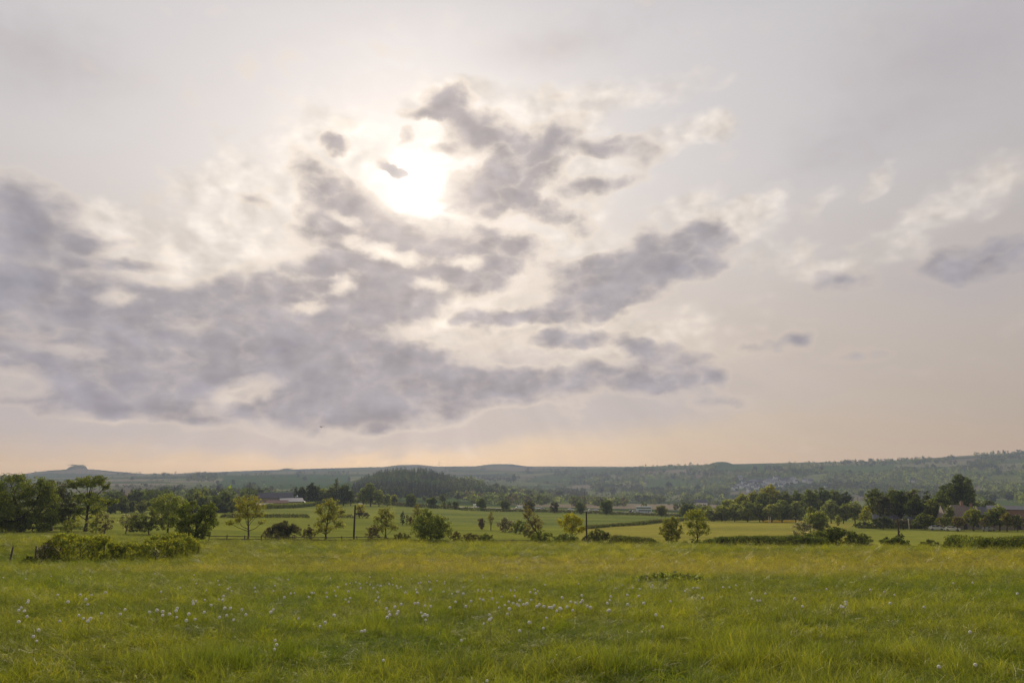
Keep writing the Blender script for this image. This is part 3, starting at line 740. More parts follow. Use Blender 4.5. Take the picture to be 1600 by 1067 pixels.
P('shrub', 1086, 851, [(1086, 845, 7, 4), (1094, 847, 6, 3)], ['dk', 'cn'], 'dark ivy clump round the foot of the airy oak', cat='shrub', branches=False)
A = auto_tree
def S(x, yb, yt, w, cols, label, **k): return A(x, yb, yt, w, 'shrub', cols, label, **k)
S(443, 846, 812, 44, ['pu', 'dk', 'cn', 'pu'], 'large dark rounded thorn bush behind the rail fence', dens=1.2)
S(419, 846, 822, 14, ['gg', 'pu', 'br'], 'paler twiggy bush against the large thorn bush')
S(483, 846, 820, 17, ['pu', 'dk', 'br'], 'small reddish dark bush at the foot of the two-trunk oak')
S(582, 847, 817, 20, ['pu', 'br', 'br', 'gg'], 'brown leafless brushwood thicket before the olive airy tree', dens=.8)
S(628, 847, 832, 24, ['pu', 'dk', 'ol'], 'low dark scrub between the olive tree and the wide bushy tree')
S(606, 848, 840, 40, ['br', 'gg', 'dk'], 'strip of dull low bramble along the fence foot')
S(712, 848, 828, 16, ['pu', 'ol', 'br'], 'twiggy bush tucked against the wide bushy tree')
S(735, 849, 831, 26, ['pu', 'md', 'br'], 'purplish rounded bush in the middle of the field boundary')
S(760, 849, 833, 24, ['md', 'gg', 'ol'], 'green rounded bush touching the purplish bush')
S(846, 850, 828, 30, ['md', 'ol', 'dk'], 'green dome-shaped bush below the leaning twiggy tree', dens=1.1)
S(884, 851, 832, 44, ['gg', 'md', 'gl'], 'grey-green wide bush under the yellow maple', dens=1.1)
S(935, 850, 825, 34, ['dk', 'pu', 'md'], 'dark domed bush beside the pole with the lamp head', dens=1.1)
S(916, 848, 836, 12, ['pu', 'dk'], 'small dark bramble between maple and domed bush')
S(1307, 855, 823, 100, ['dk', 'md', 'dk', 'ol'], 'long dark mounded thicket rising above the trimmed hedge', dens=1.2)
S(1268, 850, 824, 30, ['gl', 'wh', 'ol', 'md'], 'pale leafy bush with white blossom at the start of the mounded thicket')
S(1364, 856, 848, 16, ['br', 'wh', 'pu'], 'low pile of pale dead twigs after the mounded thicket')
S(1397, 856, 838, 44, ['dk', 'dk', 'md'], 'dark bush round the foot of the ivy-covered pole', dens=1.2)
S(1406, 852, 829, 11, ['dk', 'cn'], 'upright ivy mass climbing the leaning field pole')
S(1453, 857, 842, 27, ['dk', 'dk', 'ol'], 'isolated low dark bush in the gap between two hedges', dens=1.1)
S(1425, 858, 852, 30, ['br', 'ol', 'dk'], 'thin scrub joining the ivy pole bush and the isolated bush')
# in the field behind the fence
A(752, 827, 808, 13, 'round', ['pu', 'pu', 'br'], 'little purple-leaved tree standing in the field', dens=.8)
A(767, 828, 799, 10, 'high', ['br', 'ol'], 'thin nearly bare tree beside the little purple-leaved tree', dens=.5)
S(790, 831, 808, 26, ['pu', 'wh', 'md', 'pu'], 'purplish bush dotted with blossom in the field')
S(812, 834, 811, 24, ['md', 'gg', 'ol'], 'green bush between the blossom bush and the leaning tree')
S(826, 840, 822, 18, ['br', 'gg', 'ol'], 'scraggy low bush sloping down to the dome-shaped bush')
A(562, 809, 787, 18, 'high', ['ly', 'yg', 'br'], 'small yellow tree behind the wooden pole', dens=.8)
S(566, 809, 797, 20, ['pu', 'dk', 'br'], 'dark low bush at the foot of the small yellow tree')
S(629, 820, 796, 7, ['dk', 'cn'], 'narrow ivy-covered stump in the field')
S(636, 820, 799, 5, ['yg', 'ol'], 'narrow pale green stump next to the ivy-covered one')
A(652, 822, 788, 18, 'high', ['ol', 'br', 'yg'], 'sparse small tree with bare twigs behind the wide bushy tree', dens=.5)
A(642, 821, 806, 12, 'round', ['br', 'ol'], 'tiny faded bush between the stumps and the sparse tree', dens=.6)
A(1268, 833, 790, 22, 'round', ['gl', 'ol', 'gg'], 'tall pale green tree behind the pale blossom bush', dens=1.1)
A(1276, 835, 797, 40, 'round', ['gl', 'ol', 'md'], 'rounded grey-green tree in front of the row of rounded trees', dens=1.2)
S(1257, 836, 812, 32, ['gg', 'wh', 'br', 'gl'], 'white blossomed hawthorn bush at the foot of the rounded grey-green tree')
A(1309, 821, 804, 11, 'round', ['gl', 'ol'], 'very small round tree alone on the grass strip', dens=1.0)
S(1350, 824, 815, 38, ['dk', 'md'], 'low dark mound of scrub on the grass strip', dens=1.2)

# near overgrown hedge running away from the camera, with its blossom
hedge([(58, 879, 846), (75, 879, 836), (110, 878, 832), (150, 876, 832), (185, 875, 838)], ['ol', 'yg', 'ol', 'md', 'yg'], 'tall overgrown yellow-green hedge near the leaning fence posts', width=3.6, rag=.4, dens=1.3, clump=130, leaf=.11)
hedge([(178, 876, 846), (215, 874, 847), (250, 872, 843), (275, 868, 839), (292, 861, 844)], ['ol', 'yg', 'md', 'ol'], 'lower far end of the yellow-green hedge towards the round dark tree', width=3.4, rag=.4, clump=110, dens=1.1, leaf=.12)
S(75, 880, 846, 36, ['pu', 'wh', 'gg', 'br'], 'grey lichened thorn branches with blossom at the hedge end', leaf=.10, dens=.8)
S(244, 876, 855, 14, ['wh', 'gg', 'md'], 'small white flowering spray on the hedge side', leaf=.10, dens=.7)
S(300, 864, 850, 26, ['gg', 'ol', 'br'], 'low rough grass and scrub at the hedge tip', leaf=.12)
S(45, 880, 868, 24, ['md', 'dk', 'ol'], 'nettle clump between the fence posts and the hedge', leaf=.10)

# hedges
H = hedge
H([(955, 851, 834), (985, 852, 838), (1015, 852, 841), (1030, 852, 845)], ['dk', 'md', 'dk', 'pu'], 'dark trimmed hedge between the domed bush and the tree pair', width=2, rag=.15, dens=1.2)
H([(1066, 852, 846), (1076, 852, 846)], ['dk', 'br'], 'short piece of low hedge between the two paired trees', width=1.6)
H([(1105, 854, 843), (1125, 854, 843), (1130, 855, 839), (1190, 856, 838), (1262, 857, 838), (1290, 857, 840)], ['dk', 'cn', 'md', 'dk'], 'long straight dark hedge beginning beside the airy oak', width=2.2, rag=.1, dens=1.3)
H([(1472, 859, 845), (1490, 859, 838), (1520, 860, 836), (1545, 861, 842), (1600, 862, 841), (1680, 864, 842)], ['dk', 'dk', 'md', 'ol'], 'thick dark hedge running out of the photo on the meadow edge', width=2.6, rag=.22, dens=1.3)
H([(340, 846, 842), (480, 847, 843), (560, 848, 844), (640, 849, 843), (700, 850, 844)], ['br', 'gg', 'ol', 'dk'], 'low ragged strip of weeds along the rail fence foot', width=1.2, rag=.4, dens=.8)
H([(770, 850, 846), (840, 850, 847)], ['br', 'pu', 'ol'], 'low weedy strip below the short broken fence', width=1.0, rag=.4, dens=.7)
H([(345, 808.5, 803), (400, 808.5, 803), (450, 808.5, 803), (483, 809, 803.5)], ['dk', 'pu', 'md'], 'neat flat-topped hedge in the middle of the green field', width=1.8, rag=.06, dens=1.2)
H([(525, 809, 804), (552, 809, 804)], ['ol', 'md', 'pu'], 'short hedge remnant between two-trunk oak and small yellow tree', width=1.6, rag=.2)
H([(412, 795, 788), (455, 793.5, 787), (505, 789, 783), (548, 787, 779)], ['ol', 'md', 'gg'], 'wide pale-topped hedge below the farm buildings', width=4, rag=.15, dens=1.2)
H([(505, 787, 782.5), (560, 786, 780), (600, 789, 784), (660, 793, 788), (720, 796, 791)], ['dk', 'pu', 'dk'], 'roadside hedge from the farm to the white van', width=2.5, rag=.2)
H([(720, 797, 792), (780, 799, 794.5), (850, 800, 796), (920, 802, 798)], ['dk', 'pu', 'dk'], 'roadside hedge below the parked white cars', width=2.5, rag=.12)
H([(920, 802, 798), (1000, 805, 801), (1060, 807, 803), (1100, 809, 805)], ['dk', 'pu', 'dk'], 'roadside hedge in front of the double-decker bus', width=2.5, rag=.12)
H([(916, 826, 821), (950, 823, 819), (1000, 820, 815), (1040, 816, 811), (1075, 813, 809)], ['dk', 'pu', 'md'], 'field hedge climbing from the lamp pole to the roadside hedge', width=2, rag=.15)
H([(1100, 813, 810), (1170, 813, 810), (1245, 811, 808)], ['dk', 'cn'], 'dark hedge line at the foot of the row of rounded trees', width=2, rag=.15)
H([(0, 826, 822.5), (60, 826, 823), (130, 827, 823)], ['dk', 'md'], 'low hedge behind the trunks of the big tree group', width=2)
H([(165, 797.5, 794), (205, 797.5, 794), (262, 797.5, 793.5)], ['cn', 'dk'], 'thin dark hedge across the field beyond the hawthorn', width=2, rag=.1)
H([(205, 826, 819), (222, 826, 817)], ['dk', 'pu'], 'short dark hedge stub behind the low spreading tree', width=2)
H([(1600, 826, 817), (1540, 826, 818), (1470, 826, 819), (1400, 826, 821), (1340, 825, 821.5)], ['cn', 'dk', 'pu'], 'garden hedge in front of the houses', width=2, rag=.2)

# roadside trees, in order from the farm to the bus
ordn = ['first', 'second', 'third', 'fourth', 'fifth', 'sixth', 'seventh', 'eighth', 'ninth', 'tenth', 'eleventh', 'twelfth', 'thirteenth', 'fourteenth']
road = [(615, 788, 773, 16, ['gg', 'ol']), (643, 791, 771, 22, ['dk', 'gg', 'md']), (675, 793, 776, 18, ['dk', 'md']), (694, 793, 783, 8, ['md', 'ol']), (702, 794, 783, 9, ['md', 'dk']), (712, 795, 782, 13, ['dk', 'md']),
        (752, 797, 778, 19, ['dk', 'md', 'gg']), (789, 798, 780, 18, ['dk', 'gg']), (827, 800, 782, 22, ['dk', 'pu', 'ol']), (866, 801, 782, 15, ['dk', 'pu']), (907, 803, 784, 20, ['md', 'dk', 'gg']), (948, 804, 780, 24, ['dk', 'md']), (1034, 807, 789, 20, ['ol', 'br', 'md'])]
for k, (x, yb, yt, w, c) in enumerate(road):
    A(x, yb, yt, w, 'round', c, ordn[k] + ' round tree along the roadside hedge, counted from the farm', r=None, group='round trees along the roadside hedge', name='hedgerow_tree', dens=1.1)
A(692, 784, 772, 14, 'round', ['dk', 'gg'], 'round tree just beyond the road between roadside trees', r=560)
A(1075, 809, 787, 28, 'round', ['dk', 'md', 'gg'], 'broad dark tree just past the double-decker bus', name='hedgerow_tree', dens=1.1)
A(1103, 808, 787, 20, 'round', ['gl', 'ol', 'gg'], 'pale rounded tree between broad dark tree and the rounded row', r=380)
# behind the farm
farm = [(462, 785, 757, 13, 'cone', ['cn']), (471, 785, 760, 14, 'round', ['cn', 'dk']), (487, 787, 753, 20, 'round', ['cn', 'cn', 'dk']), (478, 787, 765, 16, 'round', ['gg']), (497, 789, 758, 16, 'round', ['dk', 'gg']),
        (505, 790, 762, 26, 'round', ['gl', 'gg', 'ol']), (518, 788, 757, 18, 'round', ['ol', 'gg']), (526, 788, 745, 20, 'cone', ['dk', 'gg']), (537, 788, 756, 22, 'round', ['dk', 'cn', 'gg']), (548, 787, 765, 16, 'round', ['gg', 'dk']),
        (567, 788, 762, 22, 'round', ['gl', 'gg', 'md']), (579, 787, 753, 24, 'round', ['md', 'gl', 'gg']), (592, 788, 765, 20, 'round', ['gl', 'ol']), (605, 789, 772, 15, 'round', ['gl', 'gg'])]
fl = ['narrow dark conifer nearest the farm roofs', 'small near-black round tree beside the narrow conifer', 'tall near-black tree behind the farm buildings', 'grey-green low tree under the tall near-black tree',
      'dark tree between the near-black tree and the pale domes', 'pale green domed tree behind the farm hedge', 'olive pointed tree rising behind the pale dome', 'tallest pointed conifer of the farm trees',
      'broad dark tree leaning out from the tallest conifer', 'small grey-green tree at the end of the farm clump', 'low pale tree at the foot of the big green dome', 'big green domed tree standing apart from the farm clump',
      'light green tree on the shoulder of the big green dome', 'smallest pale tree where the farm trees meet the roadside']
for (x, yb, yt, w, st, c), l in zip(farm, fl): A(x, yb, yt, w, st, c, l, r=455, group='trees around the farm', name='farm_tree', dens=1.15)
# bank of trees left of the farm
for k, (x, yb, yt, w, c) in enumerate([(172, 803, 777, 22, ['gg', 'dk']), (190, 803, 773, 24, ['gg', 'dk']), (206, 802, 783, 20, ['dk', 'gg']), (222, 801, 781, 20, ['gg', 'ol']), (240, 801, 778, 24, ['ol', 'md']), (295, 803, 775, 26, ['dk', 'md', 'gg']), (316, 803, 774, 28, ['dk', 'gg']), (336, 804, 773, 26, ['dk', 'md']),
                                       (352, 804, 768, 22, ['dk', 'gg']), (345, 806, 783, 24, ['cn', 'dk']), (300, 804, 786, 20, ['cn', 'dk']), (310, 799, 764, 17, ['gl', 'ol']), (372, 801, 776, 24, ['md', 'gg']), (362, 802, 780, 14, ['dk', 'gg'])]):
    A(x, yb, yt, w, 'round', c, ordn[k] + ' tree in the shaded belt between the big trees and the farm', r=345 + 6 * (k % 3), group='shaded tree belt by the farm', name='belt_tree', dens=1.1)
# rounded rows, right of the road
for k, (x, yt, w, c) in enumerate([(1112, 794, 26, ['gl', 'gg']), (1128, 790, 24, ['gg', 'gl', 'ol']), (1148, 786, 24, ['gl', 'ol']), (1168, 783, 26, ['gl', 'gg', 'ol']), (1187, 787, 22, ['gg', 'ol']), (1206, 786, 24, ['gl', 'ol']), (1222, 781, 28, ['gl', 'gg', 'md']), (1244, 783, 22, ['gg', 'gl']),
                                   (1299, 782, 28, ['gl', 'gg']), (1318, 785, 22, ['gg', 'ol']), (1336, 783, 24, ['gl', 'gg', 'ol'])]):
    A(x, 814, yt, w * 1.3, 'round', c, ordn[k] + ' of the rounded pale green trees in the front row, counted from the bus', r=345 - 3 * (k % 2), group='front row of rounded trees', name='row_tree', dens=1.25)
for k, (x, yt, w, c) in enumerate([(1160, 772, 26, ['ol', 'yg']), (1178, 767, 24, ['yg', 'ol']), (1205, 757, 30, ['yg', 'ly', 'ol']), (1192, 768, 22, ['md', 'ol']), (1226, 767, 26, ['dk', 'ol']), (1246, 766, 26, ['dk', 'md']), (1266, 764, 26, ['dk', 'md', 'ol']), (1286, 762, 26, ['dk', 'md']),
                                   (1304, 763, 26, ['dk', 'ol']), (1322, 769, 20, ['dk', 'cn']), (1140, 779, 26, ['ol', 'gl'])]):
    A(x, 806, yt, w * 1.2, 'round', c, ordn[k] + ' of the darker trees in the taller back row, counted from the village side', r=430 + 8 * (k % 3), group='taller back row of trees', name='back_row_tree', dens=1.25)
# clump among the houses
clump = [(1352, 824, 791, 17, 'high', ['yg', 'gl', 'ly'], 'bright lime young tree before the dark clump', 278),
         (1368, 822, 763, 38, 'round', ['ol', 'dk', 'dk'], 'broad dome at the near end of the dark clump', 300), (1392, 822, 762, 34, 'round', ['ol', 'dk', 'dk'], 'second dome of the dark clump with olive top', 302),
         (1382, 823, 774, 34, 'high', ['dk', 'cn', 'pu'], 'dark tree with see-through lower limbs behind the white shed', 285), (1408, 823, 766, 34, 'high', ['dk', 'dk', 'cn'], 'dark layered pine in the clump', 290),
         (1428, 822, 764, 36, 'round', ['ol', 'dk', 'pu'], 'brownish-topped tree in the middle of the dark clump', 300), (1448, 823, 764, 32, 'cone', ['dk', 'cn'], 'dark cone-shaped cedar beside the brownish-topped tree', 290),
         (1458, 823, 778, 30, 'round', ['dk', 'ol'], 'drooping dark tree in front of the cedar', 280), (1470, 822, 766, 30, 'round', ['dk', 'md'], 'dark tree where the clump meets the tan roof', 300),
         (1497, 815, 738, 36, 'round', ['dk', 'cn', 'dk'], 'very tall dark tree rising behind the tan roof', 330), (1514, 815, 745, 26, 'round', ['dk', 'gg'], 'tall tree on the shoulder of the very tall dark one', 335), (1480, 815, 752, 28, 'round', ['dk', 'cn'], 'tall dark tree on the village side of the very tall one', 335),
         (1484, 823, 789, 16, 'round', ['ol', 'md'], 'small olive tree against the tan roof eave', 268), (1522, 823, 791, 24, 'round', ['ol', 'yg', 'md'], 'olive rounded garden tree covering the end of the tan roof', 262),
         (1497, 823, 806, 22, 'round', ['br', 'pu', 'ol'], 'reddish garden shrub under the tan roof', 258), (1548, 823, 796, 24, 'round', ['md', 'ol'], 'dark garden tree between the two dark roofs', 262),
         (1562, 823, 789, 26, 'round', ['ol', 'gl', 'md'], 'pale garden tree before the long dark roof', 262), (1574, 823, 800, 18, 'round', ['ol', 'br'], 'small tree at the gable of the brick house', 258), (1538, 824, 808, 16, 'round', ['ol', 'pu'], 'low reddish garden bush between two trees', 256),
         (1545, 800, 782, 26, 'round', ['gg', 'dk'], 'hazy grey tree behind the long dark roof', 420), (1530, 800, 783, 20, 'round', ['gg', 'pu'], 'small hazy tree beside the grey one behind the roofs', 425)]
for x, yb, yt, w, st, c, l, rr_ in clump: A(x, yb, yt, w, st, c, l, r=rr_, group='trees among the houses', name='garden_tree', dens=1.15)
A(1380, 824, 806, 34, 'shrub', ['cn', 'dk'], 'dark laurel mass before the white shed', r=270, name='garden_shrub', cat='shrub', dens=1.0)
A(1412, 824, 808, 26, 'shrub', ['dk', 'pu'], 'dark undergrowth between cream pillar and pine', r=270, name='garden_shrub', cat='shrub')
A(1446, 824, 800, 34, 'shrub', ['dk', 'cn', 'ol'], 'dense dark shrubbery before the long cream building', r=268, name='garden_shrub', cat='shrub', dens=1.1)
A(1476, 824, 804, 20, 'shrub', ['ol', 'dk'], 'olive shrub hiding the foot of the tan-roofed house', r=262, name='garden_shrub', cat='shrub')
A(1590, 824, 803, 26, 'shrub', ['dk', 'pu', 'ol'], 'dark shrub hiding the brick house wall', r=260, name='garden_shrub', cat='shrub')
A(1430, 823, 776, 30, 'high', ['dk', 'cn'], 'dark tree leaning between the pine and the cedar', r=280, name='garden_tree')
#@@PART4
# ------------------------------------------------------------------ fences, posts and poles
def rail_fence(x0, y0, x1, y1, label, posth=1.15, step=2.4, rails=(.55, .95), wonk=.03):
    a = gp(x0, y0); b = gp(x1, y1); L = math.hypot(b[0] - a[0], b[1] - a[1]); n = max(2, int(L / step)); q = RS(int(x0))
    root = empty('rail_fence', a); tag(root, label, 'fence'); ang = math.atan2(b[1] - a[1], b[0] - a[0]); pts = []
    for k in range(n + 1):
        t = k / n; x = a[0] + (b[0] - a[0]) * t; y = a[1] + (b[1] - a[1]) * t; z = gz(x, y); pts.append((x - a[0], y - a[1], z - a[2]))
    for k, p in enumerate(pts):
        m = MB().box(-.075, .075, -.06, .06, -.3, posth - .04).add([(-.075, -.06, posth - .04), (.075, -.06, posth - .04), (.075, .06, posth - .04), (-.075, .06, posth - .04), (0, -.05, posth + .03), (0, .05, posth + .03)], [(0, 1, 4), (1, 2, 5, 4), (2, 3, 5), (3, 0, 4, 5)])
        o = m.build('post', WOOD, root); o.location = p; o.rotation_euler = (q.normal() * wonk, q.normal() * wonk, ang)
    for k in range(n):
        for h in rails:
            p, r_ = Vector(pts[k]), Vector(pts[k + 1]); d_ = r_ - p; h0 = h + q.normal() * .02; h1 = h + q.normal() * .02
            nrm = Vector((-math.sin(ang), math.cos(ang), 0)) * .085
            m = MB(); w = .02; hh = .06
            vs = [p + nrm + Vector((0, 0, h0 - hh)), r_ + nrm + Vector((0, 0, h1 - hh)), r_ + nrm + Vector((0, 0, h1 + hh)), p + nrm + Vector((0, 0, h0 + hh))]
            vs2 = [v + nrm.normalized() * w * 2 for v in vs]
            m.add(vs + vs2, [(0, 1, 2, 3), (7, 6, 5, 4), (0, 4, 5, 1), (1, 5, 6, 2), (2, 6, 7, 3), (3, 7, 4, 0)])
            m.build('rail', WOOD, root)
rail_fence(326, 847, 603, 847.5, 'long dark post and rail fence along the far edge of the meadow')
rail_fence(772, 849.5, 832, 849.5, 'short low broken rail fence in the gap beside the dome-shaped bush', posth=.85, rails=(.6,))
def post(x, yb, yt, w, lean, label):
    g_ = gp(x, yb); h = (yb - yt) / F * g_[1]; m = MB(); q = RS(int(x)); pts = [(0, 0, -.3), (lean * .3, 0, h * .35), (lean * .7, 0, h * .7), (lean, 0, h)]
    m.tube(pts, [w, w * .98, w * .94, w * .85], 9); o = m.build('fence_post', WOOD); o.location = g_; tag(o, label, 'fence post', 'old fence posts by the hedge')
post(14.5, 881, 856, .07, .11, 'leaning weathered round fence post standing alone in the grass')
post(54, 880, 855, .06, -.03, 'upright fence post against the end of the overgrown hedge')
post(91, 880, 857, .055, .05, 'thin pale fence post in front of the overgrown hedge')

def utility_pole(x, yb, yt, r0, label, arm=None, lamp=False, ins=2, rr=None):
    g_ = at(x, rr) if rr else gp(x, yb); h = (yb - yt) / F * g_[1]; root = empty('utility_pole', g_); tag(root, label, 'pole')
    MB().tube([(0, 0, -.5), (0, 0, h * .5), (0.02, 0, h)], [r0 * 1.15, r0, r0 * .8], 10).build('pole', POLE, root)
    if arm:
        MB().box(-arm, arm, -.06, .06, h - .45, h - .33).build('crossarm', WOOD, root)
        for k in range(ins): MB().tube([((k / (ins - 1) * 2 - 1) * arm * .85, 0, h - .33), ((k / (ins - 1) * 2 - 1) * arm * .85, 0, h - .13)], [.05, .035], 8).build('insulator', WHITE, root)
    if lamp:
        MB().box(-.42, .28, -.16, .16, h - .03, h + .13, .06, .04).build('lamp_head', TIN, root)
    return root
utility_pole(552.5, 846, 792, .16, 'plain dark wooden pole by the two-trunk oak')
utility_pole(917, 850, 802, .14, 'dark pole with a pale lamp head beside the yellow maple', lamp=True)
utility_pole(1406, 852, 812, .13, 'pole with a short crossarm rising out of an ivy mass', arm=1.1, ins=3)
utility_pole(741, 795, 780, .10, 'slim pale pole beside the parked white van', rr=495)
utility_pole(914, 800, 771, .12, 'tall thin pole beyond the road among the roadside trees', rr=560)
utility_pole(388, 806, 769, .14, 'pole showing above the sparse yellowish oak', rr=420, arm=.8)

# white H-shaped posts and low rails on the bare strip
g_ = at(1203, 322); root = empty('goal_posts', g_); tag(root, 'small white H-shaped posts in front of the rounded trees', 'goal posts')
for x in (-.42, .42): MB().tube([(x, 0, -.1), (x, 0, 2.9 + (x < 0) * .1)], [.07, .06], 8).build('upright', WHITE, root)
MB().tube([(-.42, 0, 1.9), (.42, 0, 1.9)], [.06, .06], 8).build('crossbar', WHITE, root)

# ------------------------------------------------------------------ vehicles
def wheel(root, x, y, r, w=.22):
    m = MB().tube([(x, y - w / 2, r), (x, y + w / 2, r)], [r, r], 14); o = m.build('wheel', TYRE, root)
    MB().tube([(x, y - w / 2 - .02, r), (x, y + w / 2 + .02, r)], [r * .58, r * .58], 10).build('hubcap', TIN, o)
def car(loc, rz, paint, label, van=False, name='car', group=None):
    root = empty(name, loc, rz); tag(root, label, 'van' if van else 'car', group)
    if van:
        prof = [(-2.5, .35), (2.45, .35), (2.5, .8), (2.35, 1.15), (1.75, 1.3), (1.15, 2.1), (.9, 2.2), (-2.4, 2.2), (-2.5, 2.1)]
        MB().prism(prof, -.95, .95).build('body', paint, root)
        for s in (-.965, .955): MB().prism([(.65, 1.35), (1.55, 1.35), (1.1, 2.0), (.65, 2.0)], s, s + .01).build('window', GLASS, root)
        MB().add([(1.80, -.8, 1.32), (1.80, .8, 1.32), (1.22, .75, 2.06), (1.22, -.75, 2.06)], [(0, 1, 2, 3)]).build('windscreen', GLASS, root)
        wx = 1.6; wr = .36
    else:
        prof = [(-2.15, .3), (2.1, .3), (2.2, .55), (2.1, .8), (1.2, .95), (-1.9, 1.0), (-2.2, .85)]
        MB().prism(prof, -.87, .87).build('body', paint, root)
        m = MB(); c = [(-1.85, .98), (1.2, .95), (.45, 1.42), (-.2, 1.5), (-1.2, 1.46)]
        v = [(x, -.82 + (z - .95) * .22, z) for x, z in c] + [(x, .82 - (z - .95) * .22, z) for x, z in c]
        m.add(v, [(i_, (i_ + 1) % 5, 5 + (i_ + 1) % 5, 5 + i_) for i_ in range(5)] + [(4, 3, 2, 1, 0), (5, 6, 7, 8, 9)]).build('cabin', paint, root)
        for s in (1, -1):
            for x0, x1 in ((-1.45, -.35), (-.25, .75)):
                xa = lambda x, z: x
                MB().add([(x0, s * (.83 - .02), 1.03), (x1, s * .81, 1.03), (min(x1, .45), s * .735, 1.39), (max(x0, -1.2), s * .735, 1.39)], [(0, 1, 2, 3)]).build('window', GLASS, root)
        MB().add([(1.13, -.74, 1.0), (1.13, .74, 1.0), (.52, .68, 1.39), (.52, -.68, 1.39)], [(0, 1, 2, 3)]).build('windscreen', GLASS, root)
        wx = 1.35; wr = .32
    for x in (-wx, wx):
        for y in (-.8, .8): wheel(root, x, y, wr)
    fx = 2.5 if van else 2.18
    for y in (-.62, .62): MB().box(fx - .06, fx + .03, y - .17, y + .17, .62, .78).build('headlight', LAMP, root)
    return root
def road_pt(x, r): return at(x, r)
def road_dir(x, r):
    a = at(x - 6, r); b = at(x + 6, r + 0); return math.atan2(b[1] - a[1], b[0] - a[0])
ROADR = 500
for x, rr_, paint, van, flip, label in [(745, 492, CARW, True, 0, 'white van by the slim pale pole'), (811, 500, CARW, True, 1, 'white van between the eighth and ninth roadside trees'),
                                   (837, 505, CARW, False, 0, 'white car beside the ninth roadside tree'), (846, 505, CARS, False, 1, 'silver car in the line of white cars'), (892, 500, CARW, False, 0, 'white car just before the eleventh roadside tree'),
                                   (924, 500, CARS, False, 0, 'silver car past the eleventh roadside tree'), (930, 503, CARW, False, 1, 'white car next to the silver car past the eleventh roadside tree'), (992, 497, CARS, False, 0, 'silver car following behind the double-decker bus'),
                                   (987, 499, CARD, False, 0, 'dark car close behind the silver car near the bus')]:
    p = at(x, rr_); z = p[2] + .35
    car((p[0], p[1], z), road_dir(x, rr_) + (math.pi if flip else 0), paint, label, van, 'van' if van else 'parked_car')
# the road itself, on a low bank
RP = [at(x, 501) for x in range(560, 1300, 20)]
V = []; q = RS(2)
for p in RP:
    t = math.hypot(p[0], p[1]); ux, uy = p[0] / t, p[1] / t; z = max(gz(p[0] - ux * w_, p[1] - uy * w_) for w_ in (-5, 0, 5)) + .06
    V += [(p[0] - ux * 7, p[1] - uy * 7, gz(p[0] - ux * 7, p[1] - uy * 7) - .4), (p[0] - ux * 5, p[1] - uy * 5, z), (p[0] + ux * 5, p[1] + uy * 5, z), (p[0] + ux * 7, p[1] + uy * 7, z - 1.2)]
n_ = len(RP); Fc = []
for k in range(n_ - 1):
    for u in range(3): Fc += [4 * k + u, 4 * (k + 1) + u, 4 * (k + 1) + u + 1, 4 * k + u + 1]
road_o = link_obj('road', mesh_np('road', np.array(V), Fc, 4, ASPH)); road_o['kind'] = 'structure'; road_o['label'] = 'grey valley road on a low bank'

def bus(loc, rz, label):
    root = empty('double_decker_bus', loc, rz); tag(root, label, 'bus'); L = 5.4
    prof = [(-L, .35), (L, .35), (L + .05, 1.2), (L - .02, 2.4), (L - .15, 4.2), (L - .35, 4.4), (-L + .1, 4.4), (-L, 4.3)]
    MB().prism(prof, -1.25, 1.25).build('body', BUSP, root)
    for s in (-1.262, 1.25):
        for k in range(8):
            x = -4.9 + k * 1.22; MB().box(x, x + 1.1, s, s + .012, 3.0, 3.75).build('window', GLASS, root)
            if k < 7: MB().box(x, x + 1.1, s, s + .012, 1.25, 2.1).build('window', GLASS, root)
    MB().box(L + .045, L + .06, -1.1, 1.1, 1.2, 2.3).build('windscreen', GLASS, root); MB().box(L - .05, L - .03, -1.1, 1.1, 3.0, 3.8).build('windscreen', GLASS, root)
    for x in (-3.2, 3.4):
        for y in (-1.1, 1.1): wheel(root, x, y, .48, .3)
    for y in (-.9, .9): MB().box(L - .02, L + .06, y - .18, y + .18, .7, .95).build('headlight', LAMP, root)
    MB().box(-L + .4, L - .6, -1.05, 1.05, 4.4, 4.47).build('roof', WHITE, root)
p = at(1006, 498); bus((p[0], p[1], p[2] + .3), road_dir(1006, 498) + math.pi, 'pale double-decker bus passing on the valley road')

